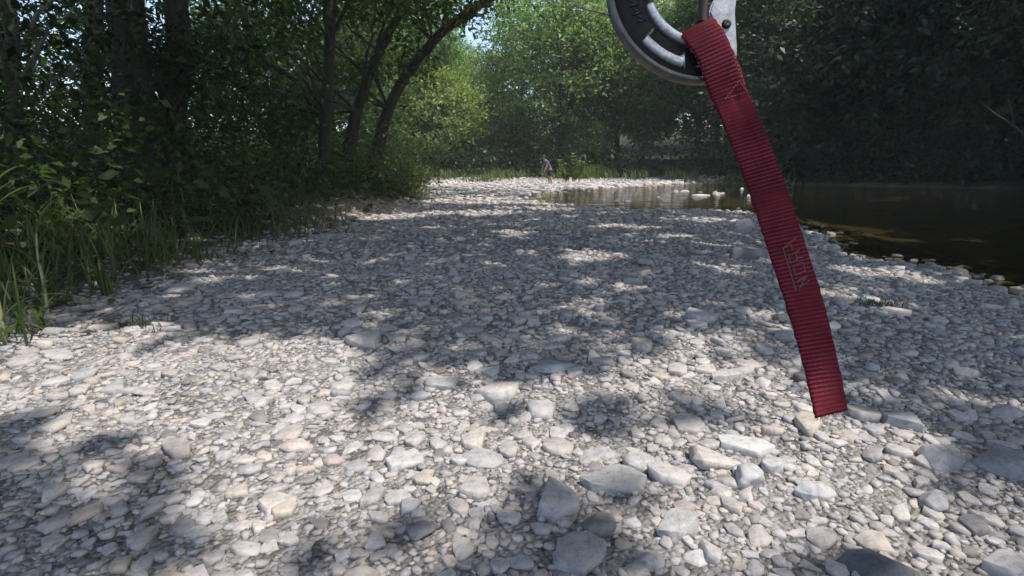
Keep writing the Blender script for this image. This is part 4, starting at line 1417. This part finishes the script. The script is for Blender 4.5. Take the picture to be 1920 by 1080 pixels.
# strap
def make_strap_mat():
    m, nt, b = new_mat('red_webbing')
    at = node(nt, 'ShaderNodeAttribute', attribute_name='suv')
    sep = node(nt, 'ShaderNodeSeparateColor'); nt.links.new(at.outputs['Color'], sep.inputs[0])
    # u across, v along in rib periods
    mul = node(nt, 'ShaderNodeMath', operation='MULTIPLY'); mul.inputs[1].default_value = 6.2832 * 105
    nt.links.new(sep.outputs[1], mul.inputs[0])
    n = noise_out(nt, 260, 3, 0.6)
    ad = node(nt, 'ShaderNodeMath', operation='MULTIPLY_ADD'); nt.links.new(n, ad.inputs[0]); ad.inputs[1].default_value = 2.2
    nt.links.new(mul.outputs[0], ad.inputs[2])
    sn = node(nt, 'ShaderNodeMath', operation='SINE'); nt.links.new(ad.outputs[0], sn.inputs[0])
    mu = node(nt, 'ShaderNodeMath', operation='MULTIPLY'); mu.inputs[1].default_value = 6.2832 * 7; nt.links.new(sep.outputs[0], mu.inputs[0])
    su = node(nt, 'ShaderNodeMath', operation='SINE'); nt.links.new(mu.outputs[0], su.inputs[0])
    hh = node(nt, 'ShaderNodeMath', operation='MULTIPLY_ADD'); nt.links.new(su.outputs[0], hh.inputs[0]); hh.inputs[1].default_value = 0.12; nt.links.new(sn.outputs[0], hh.inputs[2])
    mr = node(nt, 'ShaderNodeMapRange'); mr.inputs['From Min'].default_value = -1.3; mr.inputs['From Max'].default_value = 1.3
    nt.links.new(hh.outputs[0], mr.inputs['Value'])
    col = ramp(nt, mr.outputs[0], [(0.1, (0.075, 0.006, 0.013)), (0.5, (0.125, 0.009, 0.020)), (0.9, (0.25, 0.034, 0.058))])  # rib tops coloured lighter and grooves darker, highlight and shade in the colour
    n3 = noise_out(nt, 22, 2, 0.5)
    fd = ramp(nt, n3, [(0.40, (0, 0, 0)), (0.58, (0.85, 0.85, 0.85))])
    col = mixc(nt, fd, col, (0.115, 0.009, 0.019))
    n2 = noise_out(nt, 40, 4, 0.6)
    g = ramp(nt, n2, [(0.3, (0.62, 0.66, 0.7)), (0.5, (0.95, 0.95, 0.97)), (0.72, (1.2, 1.35, 1.3))])
    col = mixc(nt, 1.0, col, g, 'MULTIPLY')
    nt.links.new(col, b.inputs['Base Color'])
    b.inputs['Roughness'].default_value = 0.8
    b.inputs['Specular IOR Level'].default_value = 0.2
    bn = bump(nt, mr.outputs[0], 0.7, 0.0009, b)
    ms = node(nt, 'ShaderNodeMapRange'); ms.inputs['To Min'].default_value = 0.95; ms.inputs['To Max'].default_value = 0.12
    nt.links.new(fd, ms.inputs['Value']); nt.links.new(ms.outputs[0], bn.inputs['Strength'])
    tr = node(nt, 'ShaderNodeBsdfTranslucent'); nt.links.new(mixc(nt, 1.0, col, (1.3, 0.7, 0.9), 'MULTIPLY'), tr.inputs['Color'])
    mx = node(nt, 'ShaderNodeMixShader'); mx.inputs[0].default_value = 0.2
    nt.links.new(b.outputs[0], mx.inputs[1]); nt.links.new(tr.outputs[0], mx.inputs[2])
    nt.links.new(mx.outputs[0], nt.nodes['Material Output'].inputs['Surface'])
    return m


M_STRAP = make_strap_mat()
# stations: left edge px, right edge px, distance offset towards viewer in mm
st = [((1352, 205), (1404, 186), 9), ((1330, 160), (1388, 130), 12), ((1296, 100), (1358, 62), 14), ((1280, 74), (1344, 42), 11), ((1275, 66), (1338, 34), 2), ((1276, 67), (1340, 36), -8),
      ((1290, 84), (1352, 56), -12), ((1307, 110), (1366, 84), -12), ((1320, 146), (1379, 122), -11), ((1332, 180), (1394, 158), -7), ((1346, 210), (1408, 190), -3), ((1374, 276), (1438, 256), 0), ((1400, 346), (1465, 328), 0), ((1426, 422), (1492, 406), 0),
      ((1450, 496), (1516, 482), 0), ((1474, 572), (1541, 560), 0), ((1498, 652), (1561, 642), 0), ((1516, 720), (1577, 711), 0), ((1529, 784), (1588, 769), 0)]
lean = lambda v: -0.05 * max(0.0, (v - 190) / 590)
Lp = curve_through([P(l[0], l[1], D0 + o / 1000 - 0.002 + lean(l[1])) for l, r_, o in st], 150)
Rp = curve_through([P(r_[0], r_[1], D0 + o / 1000 + 0.003 + lean(r_[1])) for l, r_, o in st], 150)
nu, nl = 13, 150
uu = np.linspace(0, 1, nu)
mid = Lp[:, None] * (1 - uu[None, :, None]) + Rp[:, None] * uu[None, :, None]
along = np.gradient(mid, axis=0); across = np.gradient(mid, axis=1)
nrm = np.cross(across, along); nrm /= np.linalg.norm(nrm, axis=2)[..., None] + 1e-12
seglen = np.linalg.norm(np.diff(mid[:, nu // 2], axis=0), axis=1); vlen = np.concatenate([[0], np.cumsum(seglen)])
# a slack lengthwise fold runs down the middle of the upper half
fold = np.exp(-((uu - 0.62) / 0.08) ** 2)[None, :] * smooth01(0.33, 0.40, vlen / vlen[-1])[:, None] * (1 - smooth01(0.5, 0.58, vlen / vlen[-1]))[:, None] * 0.0016
edge_fuzz = (rng.normal(size=(nl, nu)) * 0.00025)
edge_fuzz[:, 1:-1] *= 0.25
mid = mid + nrm * fold[..., None] + across / (np.linalg.norm(across, axis=2)[..., None]) * edge_fuzz[..., None]
th = 0.0009
V = np.concatenate([(mid + nrm * th).reshape(-1, 3), (mid - nrm * th).reshape(-1, 3)])
i, j = np.meshgrid(np.arange(nl - 1), np.arange(nu - 1), indexing='ij')
q = lambda a, b: a * nu + b
top = np.stack([q(i, j), q(i, j + 1), q(i + 1, j + 1), q(i + 1, j)], -1).reshape(-1, 4)
bot = top[:, ::-1] + nl * nu
i1 = np.arange(nl - 1); j1 = np.arange(nu - 1); o2 = nl * nu
sides = [np.stack([q(i1, 0), q(i1 + 1, 0), o2 + q(i1 + 1, 0), o2 + q(i1, 0)], 1), np.stack([q(i1, nu - 1), o2 + q(i1, nu - 1), o2 + q(i1 + 1, nu - 1), q(i1 + 1, nu - 1)], 1),
         np.stack([q(0, j1), o2 + q(0, j1), o2 + q(0, j1 + 1), q(0, j1 + 1)], 1), np.stack([q(nl - 1, j1), q(nl - 1, j1 + 1), o2 + q(nl - 1, j1 + 1), o2 + q(nl - 1, j1)], 1)]
suv = np.stack([np.broadcast_to(uu[None], (nl, nu)), np.broadcast_to((vlen / 0.30)[:, None], (nl, nu)), np.zeros((nl, nu))], -1).reshape(-1, 3)
suv = np.concatenate([suv, suv])
strap = empty('webbing_strap', mid[0, nu // 2])
tag(strap, 'red ribbed webbing strap looped through the metal ring and hanging down', 'strap')
sb = np.array(strap.location)
link('webbing', mesh_np('webbing', V - sb, [top, bot] + sides, M_STRAP, ('suv', suv), True, 'POINT'), strap)
# frayed pale edge thread
M_EDGE = plain('edge_thread', (0.50, 0.36, 0.36), 0.8, 0, 900, 0.5)
acc = Acc()
for _ in range(46):
    f0 = rng.random(); c0 = Lp[-1] * (1 - f0) + Rp[-1] * f0
    dn = np.array([rng.normal(0, 0.25), rng.normal(0, 0.2), -1.0]); L0 = rng.uniform(0.0008, 0.0035)
    V1, F1 = tube(np.array([c0 + (0, 0, 0.0006), c0 + dn * L0 * 0.5, c0 + dn * L0 + rng.normal(size=3) * 0.0005]) - sb, 0.00016, 4); acc.add(V1, F1)
for _ in range(150):
    k_ = rng.integers(45, 149); right = rng.random() < 0.65
    c0 = mid[k_, -1] if right else mid[k_, 0]
    dn = np.array([1.0 if right else -1.0, 0, 0]) + rng.normal(size=3) * 0.7; L0 = rng.uniform(0.0005, 0.0016)
    V1, F1 = tube(np.array([c0, c0 + dn * L0 * 0.6, c0 + dn * L0 + rng.normal(size=3) * 0.0003]) - sb, 0.00010, 4); acc.add(V1, F1)
V1, F1 = acc.get()
link('frayed_thread', mesh_np('frayed_thread', V1, F1, M_EDGE), strap)['kind'] = 'stuff'
ep = mid[20:, nu - 1] + nrm[20:, nu - 1] * 0.0004
V, F = tube(ep - sb + rng.normal(size=ep.shape) * 0.00018, 0.00055, 6)
link('edge_thread', mesh_np('edge_thread', V, F, M_EDGE, None, True), strap)


# lettering and stitching lie on the strap's face
def on_strap(u, v, lift=0.0004):
    """nearest point of the front face to the photo pixel"""
    d = ray(u, v)
    front = mid[70:].reshape(-1, 3)
    fn = nrm[70:].reshape(-1, 3)
    rel = front - np.array([0, 0, CAM_H])
    t = rel @ d / (d @ d)
    e = np.linalg.norm(rel - t[:, None] * d, axis=1)
    k = int(np.argmin(e))
    n = fn[k] if fn[k] @ d < 0 else -fn[k]
    num = (front[k] - np.array([0, 0, CAM_H])) @ n
    hit = np.array([0, 0, CAM_H]) + d * (num / (d @ n))
    return hit + n * (th + lift)


def strokes(name, lines, wpx, mat):
    acc = Acc()
    for ln in lines:
        pts = np.array([on_strap(*p) for p in ln])
        dense = np.concatenate([np.linspace(pts[k], pts[k + 1], 4, endpoint=False) for k in range(len(pts) - 1)] + [pts[-1:]])
        V, F = tube(dense, wpx * S * 0.5, 6); acc.add(V, F)
    V, F = acc.get()
    return link(name, mesh_np(name, V - sb, F, mat), strap)


M_PRINT = plain('faded_print', (0.13, 0.075, 0.06), 0.8, 0, 700, 0.35)
letters = [  # traced characters, read from the strap's lower end upward
    [(1491, 446), (1466, 467), (1490, 546)],                      # long bar
    [(1480, 459), (1484, 470)],
    [(1477, 480), (1479, 494), (1492, 488), (1490, 474), (1477, 480)], [(1490, 474), (1497, 469)], [(1491, 485), (1504, 484)],
    [(1485, 500), (1489, 517), (1507, 509), (1503, 492), (1485, 500)],
    [(1490, 530), (1512, 517), (1496, 540)], [(1496, 540), (1515, 527)], [(1490, 530), (1506, 523)],
]
strokes('lettering', letters, 2.0, M_PRINT)
M_STITCH = plain('stitch_thread', (0.34, 0.10, 0.14), 0.8)
stl = []
for a, b in (((1358, 186), (1384, 152)), ((1384, 152), (1400, 176)), ((1358, 186), (1396, 174))):
    a, b = np.array(a, float), np.array(b, float)
    n = 7
    for k in range(n):
        stl.append([tuple(a + (b - a) * k / n), tuple(a + (b - a) * (k + 0.55) / n)])
strokes('stitching', stl, 1.6, M_STITCH)

# pale metal hook behind the strap, with its dark bolt
hook = empty('metal_hook', P(1350, 40, D0 + 0.022))
hook.rotation_euler = CAMB.to_euler()
tag(hook, 'pale grey metal hook plate behind the top of the red strap', 'metal hook')
out = [(1326, 28), (1332, 10), (1343, -8), (1352, -40), (1352, -120), (1392, -120), (1386, -40), (1379, -5), (1375, 25), (1377, 60), (1379, 95), (1377, 128), (1372, 150), (1366, 152), (1364, 130), (1360, 100), (1350, 75), (1338, 55)]
pp = [((u - 1350), (40 - v)) for u, v in out]
bm = bmesh.new()
k0 = (D0 + 0.022) / FPX
vsb = [bm.verts.new((a * k0, b * k0, -0.003)) for a, b in pp]
f = bm.faces.new(vsb)
ext = bmesh.ops.extrude_face_region(bm, geom=[f])
bmesh.ops.translate(bm, verts=[e for e in ext['geom'] if isinstance(e, bmesh.types.BMVert)], vec=(0, 0, 0.007))
bmesh.ops.recalc_face_normals(bm, faces=bm.faces[:])
bmesh.ops.bevel(bm, geom=[e for e in bm.edges], offset=0.0014, segments=2, affect='EDGES', clamp_overlap=True)
me = bpy.data.meshes.new('plate'); bm.to_mesh(me); bm.free(); me.materials.append(M_ALU)
link('plate', me, hook)
V, F = lathe([(0.01, -6), (0.01, 16), (7, 16), (9, 13), (9, -6)], 0, 360, 28)
link('bolt', mesh_np('bolt', V + np.array([8 * k0, -10 * k0, 0]), F, M_CAST, None, True), hook)

# the cord that carries the gear
cord_lo = P(1316, 40, D0 + 0.004); cord_hi = cord_lo + np.array([0.0, 0.02, 2.9])
V1, F1 = tube(np.linspace(cord_lo, cord_hi, 24) - cord_lo, 0.0033, 8)
M_CORD = plain('cord', (0.05, 0.04, 0.032), 0.8, 0, 400, 0.4)
cord = link('cord', mesh_np('cord', V1, F1, M_CORD, None, True)); cord.location = cord_lo
tag(cord, 'dark brown cord rising from the strap fold between ring and hook', 'cord')
# ring hangs from a second strand
rt = P(1300, -150, D0)
V1, F1 = tube(np.array([rt, rt + (0, 0, 0.02), cord_hi * 0.5 + rt * 0.5, cord_hi]) - rt, 0.004, 8)
c2 = link('cord', mesh_np('cord', V1, F1, M_CORD, None, True)); c2.location = rt
tag(c2, 'dark cord that carries the metal ring from above', 'cord')
# the bough it is tied to
bp_ = curve_through([np.array([4.4, -4.4, 5.2]), np.array([2.2, -1.9, 4.5]), cord_hi + (0.0, 0, 0.05), cord_hi + np.array([-0.9, 0.1, 0.3])], 20)
V1, F1 = tube(bp_ - bp_[0], np.linspace(0.09, 0.03, 20), 8)
o = link('bough', mesh_np('bough', V1, F1, M_BARK, None, True)); o.location = bp_[0]
tag(o, 'overhead bough from which the cords hang', 'branch')
tw0 = bp_[11]; shade_leaf_pts = []
for v, u0, u1 in [(150, 1325, 1386), (172, 1332, 1396), (335, 1398, 1465)] + [(v, 1400 + (v - 346) * 0.30, 1466 + (v - 346) * 0.28) for v in range(352, 700, 16)]:
    for f_ in (0.05, 0.35, 0.65, 0.95):
        shade_leaf_pts.append(P(u0 + (u1 - u0) * f_, v, 0.39) + SUN * rng.uniform(1.7, 2.3) + rng.normal(size=3) * 0.006)
shade_leaf_pts = np.array(shade_leaf_pts)
V1, F1 = leaf_quads(shade_leaf_pts, 0.06, rng, 0.3, 0.6, 1.5)  # unseen leaves added along the sun rays to shade the lower strap
link('leaves', mesh_np('leaves', V1 - bp_[0], F1, M_LEAF, ('lv', rng.random(len(F1)))), o)
acc = Acc()
for q in shade_leaf_pts[::6]:
    V1, F1 = tube(bezier_path(tw0, 0.5 * (tw0 + q) + np.array([0, 0, 0.2]), q, 8) - bp_[0], np.linspace(0.012, 0.002, 8), 5); acc.add(V1, F1)
V1, F1 = acc.get()
link('twig', mesh_np('twig', V1, F1, M_BARK, None, True), o)  # unseen twigs added to carry the leaves that shade the strap
print('tris total', sum(sum(len(p.vertices) - 2 for p in m.polygons) for m in bpy.data.meshes))

# ------------------------------------------------------------------ thin haze added to lift the dark tones, backscatter set to brighten the left
hz = bpy.data.meshes.new('haze')
bm = bmesh.new(); bmesh.ops.create_cube(bm, size=1.0); bm.to_mesh(hz); bm.free()
hm = bpy.data.materials.new('added_haze'); hm.use_nodes = True
hn = hm.node_tree; hn.nodes.remove(hn.nodes['Principled BSDF'])
pv = hn.nodes.new('ShaderNodeVolumePrincipled')
pv.inputs['Color'].default_value = (0.90, 0.94, 0.90, 1)
pv.inputs['Density'].default_value = 0.0011
pv.inputs['Anisotropy'].default_value = -0.3
hn.links.new(pv.outputs[0], hn.nodes['Material Output'].inputs['Volume'])
hz.materials.append(hm)
ho = link('haze', hz); ho.scale = (150, 150, 26); ho.location = (0, 25, 9.5)
tag(ho, 'thin pale haze added to lift the dark tones and veil the far trees', 'haze', kind='stuff')
